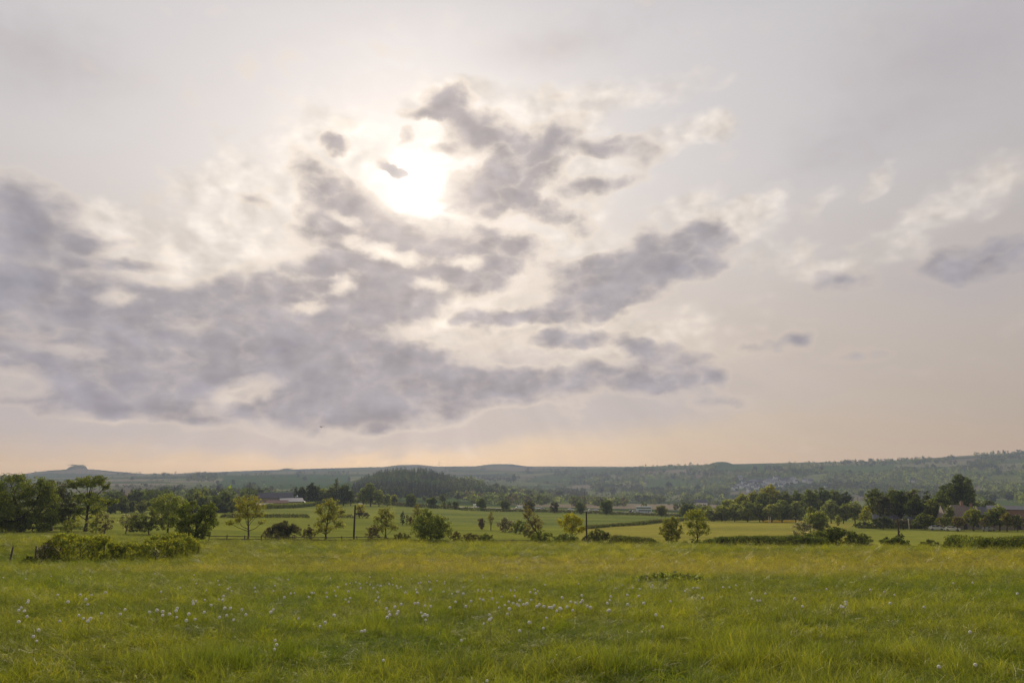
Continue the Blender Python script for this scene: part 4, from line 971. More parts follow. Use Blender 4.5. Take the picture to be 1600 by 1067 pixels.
# ------------------------------------------------------------------ buildings
def house(loc, rz, L, W, He, Hr, wall, roofm, label, name='house', hip=0.0, chim=1, wins=3, cat='house', door=True, eave=.35, group=None, floors=2):
    root = empty(name, loc, rz); tag(root, label, cat, group)
    m = MB().box(-L / 2, L / 2, -W / 2, W / 2, -2.0, He)
    if hip < .5: m.add([(-L / 2, -W / 2, He), (-L / 2, W / 2, He), (-L / 2, 0, He + Hr)], [(0, 1, 2)]).add([(L / 2, -W / 2, He), (L / 2, W / 2, He), (L / 2, 0, He + Hr)], [(2, 1, 0)])
    m.build('wall', wall, root)
    e = eave; a = L / 2 + e; b = W / 2 + e; h0 = He - e * Hr / (W / 2); rx = a - hip * W; t = .14
    vs = [(-a, -b, h0), (a, -b, h0), (a, b, h0), (-a, b, h0), (-rx, 0, He + Hr + .02), (rx, 0, He + Hr + .02)]; vs2 = [(x, y, z + t) for x, y, z in vs]
    m = MB().add(vs + vs2, [(6, 7, 11, 10), (7, 8, 11), (8, 9, 10, 11), (9, 6, 10), (0, 4, 5, 1), (1, 5, 2), (2, 5, 4, 3), (3, 4, 0), (0, 1, 7, 6), (1, 2, 8, 7), (2, 3, 9, 8), (3, 0, 6, 9)])
    rf = m.build('roof', roofm, root)
    for k in range(chim):
        x = (-.5 + k) * rx * 1.2 if chim > 1 else rx * .55
        MB().box(x - .4, x + .4, -.35, .35, He + Hr * .6, He + Hr + 1.1).box(x - .22, x + .22, -.16, .16, He + Hr + 1.1, He + Hr + 1.4).build('chimney', BRICK, rf)
    for s in (-1, 1):
        for fl_ in range(floors):
            for k in range(wins):
                x = (k + .5) / wins * L - L / 2; z = .95 + fl_ * 2.6
                if z + 1.2 > He: continue
                if door and fl_ == 0 and k == wins // 2 and s < 0: continue
                w = MB().box(x - .62, x + .62, s * W / 2 - .04, s * W / 2 + .04, z - .06, z + 1.2).build('window', WHITE, root)
                MB().box(x - .54, x + .54, s * (W / 2 + .045) - .006, s * (W / 2 + .045) + .006, z, z + 1.13).build('pane', GLASS, w)
    if door: MB().box(-.5, .5, -W / 2 - .05, -W / 2 + .02, 0, 2.05).build('door', POLE, root)
    return root
def hplace(x, r, dz=0): p = at(x, r); return (p[0], p[1], p[2] + dz)
def facing(x): return -float(pix_az(x))
# houses by the dark clump
house(hplace(1501, 275), facing(1500) + .35, 10.5, 8.5, 3.2, 4.4, STONE, TILE, 'house with a hipped tan roof next to the very tall dark tree', hip=.42, chim=1)
house(hplace(1541, 300), facing(1540) - .1, 12, 7.5, 4.2, 2.4, BRICK, SLATE, 'long dark-roofed house behind the garden trees', chim=2, wins=4)
house(hplace(1592, 278), facing(1590) + .05, 15, 8, 6.2, .9, BRICK, SLATE, 'brick house with a pale line along its low dark roof at the photo edge', chim=0, wins=5)
house(hplace(1572, 272), facing(1570) + 1.4, 5, 4.5, 3.2, 2.2, STONE, TILE, 'small gabled stone annexe against the brick house', chim=0, wins=1)
house(hplace(1388, 292), facing(1388) + .1, 9, 6, 3.0, 1.3, STONE, SLATE, 'low pale shed seen through the trunks of the dark clump', chim=0, wins=4, cat='shed', name='shed', door=False, floors=1)
house(hplace(1436, 288), facing(1436), 9, 6, 2.6, 1.0, STONE, SLATE, 'long low cream building behind the drooping dark tree', chim=0, wins=4, cat='shed', name='shed', door=False, floors=1)
house(hplace(1459, 297), facing(1460) - .2, 8, 6.5, 4.6, 2.6, STONE, SLATE, 'stone cottage mostly hidden behind the cedar', chim=1, wins=2)
m = MB().tube([(0, 0, -.3), (0, 0, 3.6)], [.22, .2], 8); o = m.build('gate_pillar', CREAM); o.location = hplace(1421, 268); tag(o, 'pale cream pillar standing among the dark tree trunks', 'pillar')
for x, r_, pt, l, rz in [(1463, 268, CARW, 'white car parked beneath the drooping dark tree', .3), (1488, 262, CARW, 'white car parked at the eave of the tan roof', .1), (1545, 262, CARS, 'silver car beside the low reddish garden bush', 1.1)]:
    car(hplace(x, r_), facing(x) + rz, pt, l, name='parked_car')
# farm
FR = 415
def fp(x, yb, r=None): return at(x, r or FR)
house(hplace(430, 440), facing(425), 19, 9, 4.6, 2.6, STONE, SLATE, 'large grey farm barn with a broad low roof', 'barn', chim=0, wins=0, cat='barn', door=False)
house(hplace(454, 425), facing(447) + .2, 12.5, 8, 2.9, 1.7, BRICK, TIN, 'farm building with a shining pale roof and brick gable', 'barn', chim=0, wins=3, cat='barn', floors=1)
house(hplace(433, 412), facing(428), 11, 6, 2.5, 1.2, BRICK, BRICK, 'reddish brick farm range in front of the grey barn', 'barn', chim=0, wins=3, cat='barn', floors=1)
house(hplace(413, 400), facing(415), 8, 4, 1.8, .7, STONE, TIN, 'low pale-roofed shed at the end of the farm', 'shed', chim=0, wins=2, cat='shed', door=False, floors=1)
house(hplace(469, 428), facing(468) + 1.5, 5, 5, 2.5, 1.4, BRICK, SLATE, 'small brick outbuilding at the gable of the shining roof', 'barn', chim=0, wins=1, cat='barn', floors=1)
o = MB().tube([(0, 0, -1), (0, 0, 5.0), (.0, 0, 5.2), (0, 0, 5.8), (0, 0, 6.1)], [.8, .8, 1.0, .6, .1], 14).build('silo', TIN); o.location = hplace(463, 432); tag(o, 'small pale silo top rising by the shining farm roof', 'silo')
# small house on the far ridge, towers and masts
for x, r_, l in [(313, 2500, 'tiny white farmhouse on the far slope beyond the tree belt'), (1425, 2200, 'tiny white-gabled house high on the wooded hillside'), (1345, 1900, 'single white house among woods above the dark back row'), (1095, 860, 'low pale building in the valley past the bus'), (1292, 2050, 'pale cottage between the village and the wooded ridge')]:
    house(hplace(x, r_, 1), facing(x) + .3, 12 if r_ > 900 else 14, 8, 6, 3, WHITE, SLATE, l, wins=0, chim=0, door=False)
o = MB().box(-4, 4, -4, 4, -6, 13).box(-4.4, 4.4, -4.4, 4.4, 13, 14).build('tower', STONE); o.location = hplace(1077, 3000); tag(o, 'small square tower standing on the wooded skyline', 'tower')
o = MB().tube([(0, 0, -5), (0, 0, 55)], [.9, .4], 6).build('mast', TIN); o.location = hplace(686, 4900); tag(o, 'thin radio mast on the distant skyline', 'mast')
# village
vq = RS(21); first = None
VH = []
for wall in (0, 1):
    for rf in (0, 1):
        m = MB(); L, W_, He, Hr = 11, 7.5, 5.2, 3.2
        m.box(-L / 2, L / 2, -W_ / 2, W_ / 2, -4, He).add([(-L / 2, -W_ / 2, He), (-L / 2, W_ / 2, He), (-L / 2, 0, He + Hr)], [(0, 1, 2)]).add([(L / 2, -W_ / 2, He), (L / 2, W_ / 2, He), (L / 2, 0, He + Hr)], [(2, 1, 0)])
        wm = m.mesh('wall', VWHITE if wall == 0 else WHITE)
        a, b, h0, t = L / 2 + .4, W_ / 2 + .5, He - .4, .25
        vs = [(-a, -b, h0), (a, -b, h0), (a, b, h0), (-a, b, h0), (-a, 0, He + Hr + .1), (a, 0, He + Hr + .1)]; vs2 = [(x, y, z + t) for x, y, z in vs]
        rm = MB().add(vs + vs2, [(6, 7, 11, 10), (8, 9, 10, 11), (0, 4, 5, 1), (2, 5, 4, 3), (0, 1, 7, 6), (2, 3, 9, 8), (0, 6, 10, 4), (3, 4, 10, 9), (1, 5, 11, 7), (2, 8, 11, 5)]).mesh('roof', TIN if rf == 0 else SLATE)
        VH.append((wm, rm))
vp = [(1146, 765), (1150, 763), (1156, 746), (1158, 749), (1160, 762), (1166, 760), (1169, 764), (1172, 757), (1176, 755), (1178, 761), (1181, 756), (1185, 754), (1188, 757), (1191, 753), (1195, 752), (1200, 755), (1203, 753), (1205, 751), (1208, 756), (1212, 754), (1215, 757), (1222, 753), (1225, 756),
      (1229, 752), (1232, 755), (1236, 752), (1240, 751), (1243, 754), (1258, 752), (1263, 753), (1266, 754), (1170, 768), (1183, 764), (1196, 760), (1213, 748), (1220, 760), (1162, 755), (1154, 758)]
for k, (x, y) in enumerate(vp):
    g_ = gp(x, y + 1)
    if not g_: continue
    wm, rm = VH[vq.randint(0, 4)]
    root = empty('village_house', (g_[0], g_[1], g_[2] + 1), facing(x) + vq.choice([0, .5, -.6, 1.2]))
    s = vq.uniform(1.0, 1.45); root.scale = (s, s, s)
    link_obj('wall', wm, root); link_obj('roof', rm, root)
    tag(root, 'small pale house in the hillside village above the olive trees', 'house', 'houses of the hillside village')
    if k % 2 == 0:                             # trees between the houses
        A(x + 5, y + 3, y - 2, 6, 'round', ['dk', 'gg'], 'dark garden tree between the village houses', r=math.hypot(g_[0], g_[1]) - 25, group='trees between the village houses', name='village_tree', dens=.9, limbs=False, leaf=2.0)

# a bird high over the valley
kx, ky, kz = (float(v) for v in pix_dir(502, 667)); bl = 85 / ky
root = empty('bird', (kx * bl, 85, kz * bl), .8); tag(root, 'tiny dark bird gliding low in the sky above the rail fence', 'bird')
m = MB().tube([(0, -.2, 0), (0, -.12, .01), (0, 0, .015), (0, .12, .01), (0, .17, .012), (0, .215, 0)], [.012, .035, .045, .035, .022, .004], 8)
m.add([(-.025, -.18, 0), (.025, -.18, 0), (.05, -.3, 0), (-.05, -.3, 0), (-.025, -.18, .008), (.025, -.18, .008), (.05, -.3, .006), (-.05, -.3, .006)], [(0, 1, 2, 3), (7, 6, 5, 4), (0, 4, 5, 1), (1, 5, 6, 2), (2, 6, 7, 3), (3, 7, 4, 0)])
for s in (-1, 1):
    w1_ = [(s * .02, .09, .02), (s * .02, -.07, .02), (s * .22, -.05, .09), (s * .22, .09, .09), (s * .45, -.06, .04), (s * .43, -.01, .045)]; w2_ = [(x, y, z + .008) for x, y, z in w1_]
    m.add(w1_ + w2_, [(0, 1, 2, 3), (3, 2, 4, 5), (9, 8, 7, 6), (11, 10, 8, 9), (0, 6, 7, 1), (1, 7, 8, 2), (2, 8, 10, 4), (4, 10, 11, 5), (5, 11, 9, 3), (3, 9, 6, 0)])
m.build('body', TYRE, root)
# ------------------------------------------------------------------ far woodland (stuff)
HOLES = [[(1005, 764), (1015, 751), (1060, 747), (1078, 755), (1060, 764)], [(1118, 735), (1122, 724), (1196, 724), (1194, 736)], [(1275, 737), (1290, 729), (1400, 728), (1392, 736)], [(1546, 757), (1550, 740), (1596, 743), (1588, 759)],
         [(1477, 758), (1480, 751), (1503, 752), (1501, 758)], [(1150, 768), (1155, 745), (1270, 747), (1270, 760), (1180, 770)], [(800, 752), (820, 741), (900, 744), (870, 754)], [(878, 764), (890, 756), (925, 757), (920, 764)],
         [(930, 770), (960, 766), (990, 769), (960, 774)], [(1560, 728), (1570, 718), (1600, 716), (1600, 728)], [(700, 742), (720, 733), (790, 733), (790, 744)], [(1040, 795), (985, 790), (1000, 786), (1060, 788)], [(1470, 724), (1500, 713), (1530, 712), (1520, 722)], [(1590, 790), (1545, 788), (1560, 778), (1600, 780)]]
def sample_wood(poly, n, thr, hgt, seed, wfac=1.0, use_holes=True, nx=22, ny=6):
    q = RS(seed); xs = [p[0] for p in poly]; ys = [p[1] for p in poly]; out = []
    px = q.uniform(min(xs), max(xs), n * 3); py = q.uniform(min(ys), max(ys), n * 3); k = inpoly(px, py, poly)
    if use_holes:
        for h in HOLES: k &= ~inpoly(px, py, h)
    k &= fbm(px / nx, py / ny, seed, 3) > thr
    px, py = px[k][:n], py[k][:n]
    for a_, b_ in zip(px, py):
        g_ = gp(a_, b_ + 1.5)
        if g_: out.append((g_[0], g_[1], g_[2], hgt * q.uniform(.65, 1.25), wfac))
    return out
def far_wood(name, trees, cols, label, seed, K=30, kind='stuff', conifer=False):
    q = RS(seed); T = np.array(trees); n = len(T); h = T[:, 3]; w = h * (.42 if not conifer else .24) * T[:, 4]
    P = q.normal(size=(n, K, 3)); P /= np.linalg.norm(P, axis=2)[..., None]; P *= q.uniform(.55, 1, (n, K, 1)) ** .5
    zz = P[..., 2]
    if conifer:
        u = q.uniform(0, 1, (n, K)); tp = (1 - u) * 1.15 + .08
        X_ = T[:, 0, None] + P[..., 0] * w[:, None] * tp; Y_ = T[:, 1, None] + P[..., 1] * w[:, None] * tp; Z_ = T[:, 2, None] + u * h[:, None]
        size = (h * .22)[:, None] * (1.2 - .6 * u)
    else:
        X_ = T[:, 0, None] + P[..., 0] * w[:, None]; Y_ = T[:, 1, None] + P[..., 1] * w[:, None]; Z_ = T[:, 2, None] + h[:, None] * (.52 + .48 * zz); Z_ = np.maximum(Z_, T[:, 2, None])
        size = (h * .34)[:, None] * np.ones((1, K))
    PP = np.stack([X_, Y_, Z_], -1).reshape(-1, 3); V = leaf_quads(PP, size.reshape(-1, 1), q)
    base = .85 * np.array([PAL[c] for c in cols])[q.randint(0, len(cols), n)] * q.lognormal(0, .22, (n, 1)) * (.55 + 1.0 * smooth(.35, .68, fbm(T[:, 0] / 130, T[:, 1] / 260, 50 + seed, 3)))[:, None]
    c = np.repeat(base, K, 0) * q.lognormal(0, .25, (n * K, 1)); c = np.repeat(c, 4, 0)
    o = link_obj(name, mesh_np(name, V, np.arange(len(V)), 4, FAR_LEAF, np.clip(c, 0, .6))); tag(o, label, 'woodland', kind=kind); return o
w1 = sample_wood([(548, 775), (553, 760), (572, 747), (598, 739), (640, 735), (672, 738), (705, 748), (745, 759), (800, 768), (800, 778)], 3000, 0, 10, 1, use_holes=False)
far_wood('forest', w1, ['cn', 'cn', 'cn', 'dk'], 'dark conifer wood covering the rounded hill in the valley', 1, K=22, conifer=True)
wr = sample_wood([(940, 738), (1000, 729), (1095, 724), (1130, 727), (1200, 722), (1400, 716), (1600, 704), (1700, 700), (1700, 770), (1600, 790), (1520, 792), (1340, 776), (1160, 772), (1110, 788), (1000, 784), (950, 775), (900, 765)], 5600, .37, 11, 2, nx=34, ny=8)
far_wood('forest', wr, ['dk', 'md', 'gg', 'dk', 'ol'], 'mixed woods and hedgerow trees over the long hillside behind the village', 2, K=22)
wc = sample_wood([(700, 778), (690, 760), (740, 746), (820, 744), (900, 738), (950, 738), (960, 776), (1000, 790), (900, 790), (780, 785)], 1500, .47, 9, 3)
far_wood('forest', wc, ['gg', 'dk', 'md', 'pu'], 'hazy patchy woodland in the middle of the valley', 3, K=22)
wv = sample_wood([(700, 792), (720, 784), (900, 786), (1000, 792), (1100, 798), (1240, 798), (1240, 790), (1130, 786), (900, 776), (740, 774)], 700, .50, 7, 8, nx=30)
far_wood('forest', wv, ['gl', 'gg', 'ol', 'md'], 'loose trees on the valley floor just beyond the road', 8, K=40)
wl = sample_wood([(165, 792), (165, 776), (260, 772), (345, 768), (420, 770), (420, 778), (345, 788), (250, 792)], 420, .46, 8, 4)
far_wood('forest', wl, ['gg', 'dk', 'md'], 'hazy woodland behind the tree belt near the farm', 4, K=40)
# tree belts on the far ridges
wb = sample_wood([(160, 741), (200, 737), (330, 739), (560, 735), (560, 739), (330, 744), (200, 742)], 260, .52, 10, 5, nx=12)
wb += sample_wood([(292, 751), (300, 738), (325, 737), (340, 744), (335, 751)], 130, 0, 11, 6) + sample_wood([(380, 770), (384, 757), (398, 756), (404, 768)], 60, 0, 9, 7) + sample_wood([(0, 775), (0, 744), (60, 746), (60, 775)], 200, .5, 10, 9)
wb += sample_wood([(240, 776), (250, 764), (350, 762), (345, 772)], 120, .52, 9, 10) + sample_wood([(600, 733), (700, 729), (950, 730), (950, 740), (700, 737)], 320, .55, 9, 12, nx=14)
wb += sample_wood([(365, 777), (380, 766), (470, 764), (480, 772)], 90, .5, 8, 14)
far_wood('forest', wb, ['dk', 'gg', 'cn'], 'thin dark tree belts along the distant ridges', 5, K=22)
wm_ = []
for (x0, x1, yy, hh_) in [(115, 127, 731.5, 5), (440, 454, 731.5, 5)]:
    for k in range(60):
        x = vq.uniform(x0, x1); p = at(x, 4300 if x < 200 else 4600); wm_.append((p[0], p[1] + vq.uniform(-60, 60), p[2], hh_ * vq.uniform(.7, 1.1), 1.2))
far_wood('forest', wm_, ['dk', 'cn'], 'clump of trees crowning the flat-topped hill', 6, K=20)

# hedgerows of the far fields (stuff): trees and thorn along the borders of the field pattern
q = RS(77); n = 26000; px = q.uniform(-40, 1640, n); py = 738 + 52 * q.uniform(0, 1, n) ** 1.2; hd = []
ok = ~inpoly(px, py, [(548, 775), (553, 760), (572, 747), (598, 739), (640, 735), (672, 738), (705, 748), (745, 759), (800, 768), (800, 778)])
px, py = px[ok], py[ok]
G = [gp(a_, b_) for a_, b_ in zip(px[:24000], py[:24000])]
G = np.array([g for g in G if g and math.hypot(g[0], g[1]) > 620])
vid_, vd_ = voronoi(G[:, 0], G[:, 1]); gr_ = np.hypot(G[:, 0], G[:, 1]); k = vd_ < 4 + gr_ * .003
G = G[k][:7000]
hd = [(g[0], g[1], g[2], float((2.6 + 1.6 * q.rand()) if q.rand() > .14 else q.uniform(6, 10)), 1.5) for g in G]
far_wood('hedgerows', hd, ['dk', 'gg', 'pu', 'cn'], 'thin dark hedgerows dividing the far hillside fields', 11, K=14)

# single trees in the far fields
far_single = [(390, 770, 756, 14), (372, 771, 764, 8), (431, 757, 745, 0), (476, 750, 744, 9), (466, 745, 740, 5), (218, 775, 761, 14), (365, 757, 748, 7), (424, 766, 758, 8), (340, 756, 750, 5), (545, 752, 745, 5), (498, 742, 736, 0),
              (803, 753, 740, 8), (676, 733, 728, 0), (775, 765, 754, 12), (785, 770, 757, 14), (802, 775, 763, 16), (826, 778, 765, 16), (846, 778, 764, 14), (874, 778, 765, 15), (940, 770, 758, 12), (958, 772, 760, 13), (1045, 764, 753, 15), (1090, 768, 756, 12),
              (730, 765, 756, 10), (742, 770, 758, 12), (712, 762, 754, 9), (700, 778, 768, 10), (612, 782, 774, 12), (640, 783, 776, 10), (662, 782, 775, 8), (310, 745, 737, 9), (256, 745, 738, 6), (206, 750, 744, 6), (228, 760, 755, 6), (1284, 738, 728, 6), (1180, 737, 727, 8), (1240, 742, 731, 10), (1328, 742, 733, 9),
              (1560, 742, 733, 9), (1505, 765, 753, 10), (1440, 770, 757, 12), (1405, 768, 758, 10), (1380, 776, 764, 12), (1345, 776, 765, 12), (1575, 782, 768, 14), (1595, 785, 770, 14), (1550, 785, 770, 14)]
for k, (x, yb, yt, w) in enumerate(far_single):
    if not w: continue
    g_ = gp(x, yb)
    if not g_: continue
    A(x, yb, yt, w, 'round', ['dk', 'gg'], 'hazy round tree standing singly on the far side of the valley', group='single trees across the valley', name='far_tree', dens=1.2)
#@@PART5
# ------------------------------------------------------------------ sky
ZHI = float(max(Vg[:, 2].max(), 0)) + 25
print('ZHI', ZHI)
SUN_PX = (648, 292)
sx_, sy_, sz_ = (float(v) for v in pix_dir(*SUN_PX)); sl = math.sqrt(sx_ ** 2 + sy_ ** 2 + sz_ ** 2)
SD = Vector((sx_ / sl, sy_ / sl, sz_ / sl)); SUN_EL = math.asin(SD.z); SUN_AZ = math.atan2(SD.x, SD.y)
world = bpy.data.worlds.new('World'); scene.world = world; world.use_nodes = True
nt = world.node_tree; nt.nodes.clear()
tc = N(nt, 'ShaderNodeTexCoord'); D = tc.outputs['Generated']
nrm = N(nt, 'ShaderNodeVectorMath'); nrm.operation = 'NORMALIZE'; link(nt, D, nrm.inputs[0]); D = nrm.outputs[0]
sep = N(nt, 'ShaderNodeSeparateXYZ'); link(nt, D, sep.inputs[0])
az = mth(nt, 'ARCTAN2', sep.outputs[0], sep.outputs[1]); el = mth(nt, 'ARCSINE', sep.outputs[2])
cmb = N(nt, 'ShaderNodeCombineXYZ'); link(nt, az, cmb.inputs[0]); link(nt, el, cmb.inputs[1]); AE = cmb.outputs[0]
def warp(vec, scale, amt, det, seed, sx=(1, 1, 1)):
    mp = N(nt, 'ShaderNodeMapping'); mp.inputs['Location'].default_value = (seed, seed * 1.7, seed * .3); mp.inputs['Scale'].default_value = sx; link(nt, vec, mp.inputs[0])
    n = N(nt, 'ShaderNodeTexNoise'); n.inputs['Scale'].default_value = scale; n.inputs['Detail'].default_value = det; n.inputs['Roughness'].default_value = .6; link(nt, mp.outputs[0], n.inputs['Vector'])
    s = N(nt, 'ShaderNodeVectorMath'); s.operation = 'SUBTRACT'; link(nt, n.outputs['Color'], s.inputs[0]); s.inputs[1].default_value = (.5, .5, .5)
    m_ = N(nt, 'ShaderNodeVectorMath'); m_.operation = 'MULTIPLY'; link(nt, s.outputs[0], m_.inputs[0]); m_.inputs[1].default_value = (amt, amt * .7, 0)
    a = N(nt, 'ShaderNodeVectorMath'); a.operation = 'ADD'; link(nt, vec, a.inputs[0]); link(nt, m_.outputs[0], a.inputs[1]); return a.outputs[0]
W1 = warp(AE, 6, .055, 3, 3.1, (1, 1.5, 1)); W1 = warp(W1, 24, .034, 6, 7.7, (1, 1.3, 1))
def aepx(px, py):
    x, y, z = (float(v) for v in pix_dir(px, py)); return math.atan2(x, y), math.asin(z / math.sqrt(x * x + y * y + z * z))
def blobs(vec, lst, boost=1.45):
    acc = None
    for (cx, cy, rx, ry, rot, w) in lst:
        a0, e0 = aepx(cx, cy); ax, _ = aepx(cx + rx, cy); _, ey = aepx(cx, cy - ry); sxx = max(abs(ax - a0), .008) * boost; syy = max(abs(ey - e0), .006) * boost
        mp = N(nt, 'ShaderNodeMapping'); mp.vector_type = 'TEXTURE'; mp.inputs['Location'].default_value = (a0, e0, 0)
        mp.inputs['Rotation'].default_value = (0, 0, -math.radians(rot)); mp.inputs['Scale'].default_value = (sxx, syy, 1); link(nt, vec, mp.inputs[0])
        g = N(nt, 'ShaderNodeTexGradient'); g.gradient_type = 'SPHERICAL'; link(nt, mp.outputs[0], g.inputs[0])
        acc = mth(nt, 'MULTIPLY_ADD', g.outputs['Fac'], w * 1.6, acc if acc is not None else 0.0)
    return acc
# rot > 0: the cloud falls towards the right of the photo
GREY = [(350, 560, 330, 75, 0, .8), (120, 500, 200, 60, 0, .55), (40, 335, 85, 50, 10, 1), (0, 360, 60, 45, 0, .6), (140, 372, 50, 16, 0, .6), (195, 412, 60, 13, 0, .6), (80, 445, 120, 32, 0, .6), (320, 480, 130, 36, -8, .8), (430, 448, 110, 38, -12, .9),
        (540, 500, 100, 60, 0, .8), (620, 560, 200, 50, 0, .55), (470, 640, 190, 36, 0, .75), (250, 605, 200, 42, 0, .7), (130, 620, 150, 28, 5, .5), (520, 305, 55, 28, 35, .9), (590, 345, 70, 30, 35, 1.0), (522, 222, 18, 12, 10, .62), (538, 232, 16, 13, -20, .6), (526, 245, 12, 7, 0, .35), (610, 262, 16, 8, 20, .8), (628, 273, 15, 11, 0, .85), (645, 272, 14, 4, 0, .35),
        (700, 150, 28, 20, -20, .6), (658, 180, 34, 11, 3, .8), (755, 212, 52, 32, 0, 1.0), (700, 230, 22, 8, 0, .5), (835, 250, 80, 38, -35, 1.0), (765, 300, 62, 34, 0, 1.0), (850, 332, 85, 18, 20, .85), (700, 378, 120, 32, 6, .9), (545, 385, 80, 42, 15, .8), (775, 400, 80, 20, 6, .8),
        (730, 440, 62, 27, 0, .95), (610, 430, 90, 46, 0, .6), (960, 232, 52, 16, 0, .65), (940, 290, 36, 13, 0, .6), (400, 310, 24, 11, 0, .5), (1030, 410, 110, 40, -12, 1.0), (1105, 370, 40, 30, -10, .8), (1010, 365, 25, 22, 0, .5), (885, 462, 68, 40, 0, 1.05), (945, 492, 32, 12, 0, .5),
        (755, 503, 42, 24, 0, .9), (650, 490, 30, 16, 0, .5), (912, 528, 60, 15, 0, .85), (830, 605, 180, 26, 0, .7), (960, 585, 130, 22, 0, .55), (1060, 560, 60, 26, 15, .6), (720, 585, 150, 26, 0, .5), (1320, 440, 60, 20, 5, .5), (1550, 405, 95, 32, -5, .95), (1352, 552, 42, 14, 0, .45),
        (1190, 545, 70, 14, 0, .4), (1130, 625, 90, 14, 0, .35), (600, 640, 120, 30, 0, .5), (870, 150, 30, 14, 0, .3),
        (700, 165, 40, 26, 10, .8), (640, 215, 10, 16, 20, .6), (1000, 250, 40, 22, 0, .5), (930, 235, 30, 14, 0, .6), (880, 300, 30, 20, 0, .4), (860, 225, 40, 14, -10, .5), (985, 285, 30, 10, 0, .4), (570, 440, 60, 40, 0, .7), (510, 345, 40, 26, 20, .7),
        (660, 400, 70, 30, 0, .7), (820, 385, 40, 18, 0, .6), (900, 430, 60, 22, 0, .8), (860, 490, 50, 20, 0, .7), (950, 460, 40, 24, 0, .6), (1090, 420, 40, 24, 0, .7), (985, 420, 60, 26, 0, .7), (720, 505, 20, 14, 0, .6), (800, 495, 40, 16, 0, .6), (870, 535, 50, 14, 0, .6), (590, 520, 80, 40, 0, .7),
        (520, 560, 90, 50, 0, .6), (60, 385, 90, 30, 5, .5), (20, 450, 80, 40, 0, .6), (1470, 425, 60, 18, 0, .5), (1590, 380, 50, 26, 0, .7), (1010, 545, 40, 14, 0, .5), (640, 470, 50, 28, 0, .6), (410, 520, 90, 30, 0, .5), (1240, 530, 40, 10, 0, .3), (700, 620, 120, 20, 0, .5), (1030, 600, 90, 16, 0, .4),
        (380, 618, 62, 20, -20, -.62), (15, 595, 65, 22, 0, -.6), (190, 465, 40, 12, 0, -.4), (600, 395, 60, 14, 8, -.55), (675, 522, 85, 20, 0, -.62), (725, 407, 34, 11, 0, -.45), (850, 430, 44, 34, 0, -.3), (800, 470, 66, 14, 0, -.4), (538, 450, 22, 14, -30, -.45), (110, 540, 50, 12, 0, -.3), (790, 560, 70, 16, 0, -.4), (480, 480, 26, 8, 0, -.4),
        (665, 442, 26, 12, 0, -.4), (300, 515, 44, 12, 0, -.25), (540, 345, 26, 10, 20, -.35)]
CREAM_ = [(430, 320, 130, 100, 0, .8), (300, 390, 150, 60, 0, .7), (150, 350, 50, 40, 0, .5), (20, 300, 40, 20, 0, .4), (560, 250, 80, 60, 0, .8), (700, 145, 70, 35, 0, .8), (830, 180, 80, 40, 0, .5), (950, 150, 150, 26, 0, .9), (880, 195, 60, 24, 0, .6), (720, 135, 40, 14, 0, .9), (640, 170, 24, 30, 0, .6), (1120, 200, 30, 22, 0, .9), (1200, 305, 40, 18, -25, .8), (1080, 330, 60, 18, 0, .5), (500, 200, 50, 40, 0, .6), (350, 290, 60, 30, 0, .6), (170, 330, 40, 20, 0, .7), (260, 420, 60, 20, 0, .7), (400, 420, 70, 20, 0, .6), (900, 260, 120, 70, 0, .7), (1060, 215, 75, 28, -15, .95), (1110, 195, 25, 15, 0, .5),
          (880, 380, 120, 40, 0, .7), (1160, 345, 70, 28, -15, .8), (1100, 320, 80, 30, 0, .4), (1372, 285, 38, 20, -35, .95), (1290, 310, 40, 14, -30, .4), (1540, 275, 90, 30, -14, .8), (1490, 335, 130, 28, -12, .75), (1340, 415, 130, 18, -5, .6), (1200, 400, 110, 40, 0, .4), (700, 480, 200, 60, 0, .8), (900, 540, 160, 50, 0, .6),
          (180, 470, 120, 30, 0, .5), (20, 595, 80, 30, 0, .25), (380, 620, 70, 24, -15, .3), (1100, 500, 150, 40, 0, .4), (160, 650, 80, 20, 0, .4)]
def soft(v, k): return mth(nt, 'SUBTRACT', 1.0, mth(nt, 'EXPONENT', mth(nt, 'MULTIPLY', v, -k)))
Gd = mth(nt, 'ADD', soft(blobs(W1, [b for b in GREY if b[5] > 0]), 1.5), blobs(W1, [b for b in GREY if b[5] < 0])); Cd = soft(blobs(W1, CREAM_), 1.2)
WN = warp(AE, 9, .03, 3, 1.3)
sv_ = N(nt, 'ShaderNodeVectorMath'); sv_.operation = 'SUBTRACT'; sv_.inputs[0].default_value = (SUN_AZ, SUN_EL, 0); link(nt, AE, sv_.inputs[1])
sn_ = N(nt, 'ShaderNodeVectorMath'); sn_.operation = 'NORMALIZE'; link(nt, sv_.outputs[0], sn_.inputs[0])
ss_ = N(nt, 'ShaderNodeVectorMath'); ss_.operation = 'SCALE'; link(nt, sn_.outputs[0], ss_.inputs[0]); ss_.inputs['Scale'].default_value = .018
WO = N(nt, 'ShaderNodeVectorMath'); WO.operation = 'ADD'; link(nt, WN, WO.inputs[0]); link(nt, ss_.outputs[0], WO.inputs[1]); WO = WO.outputs[0]
def puffs(v):
    n_1 = noise(nt, v, 13, 2, .5, (1, 1.5, 1)); b_ = mth(nt, 'MULTIPLY', mth(nt, 'ABSOLUTE', mth(nt, 'SUBTRACT', n_1, .5)), 1.6)
    return mth(nt, 'ADD', b_, mth(nt, 'MULTIPLY', noise(nt, v, 8, 6, .55, (1, 1.7, 1)), .8))
fn = mth(nt, 'SUBTRACT', puffs(WN), .05)
relief = mth(nt, 'SUBTRACT', noise(nt, WN, 12, 3, .5, (1, 1.5, 1)), noise(nt, WO, 12, 3, .5, (1, 1.5, 1)))
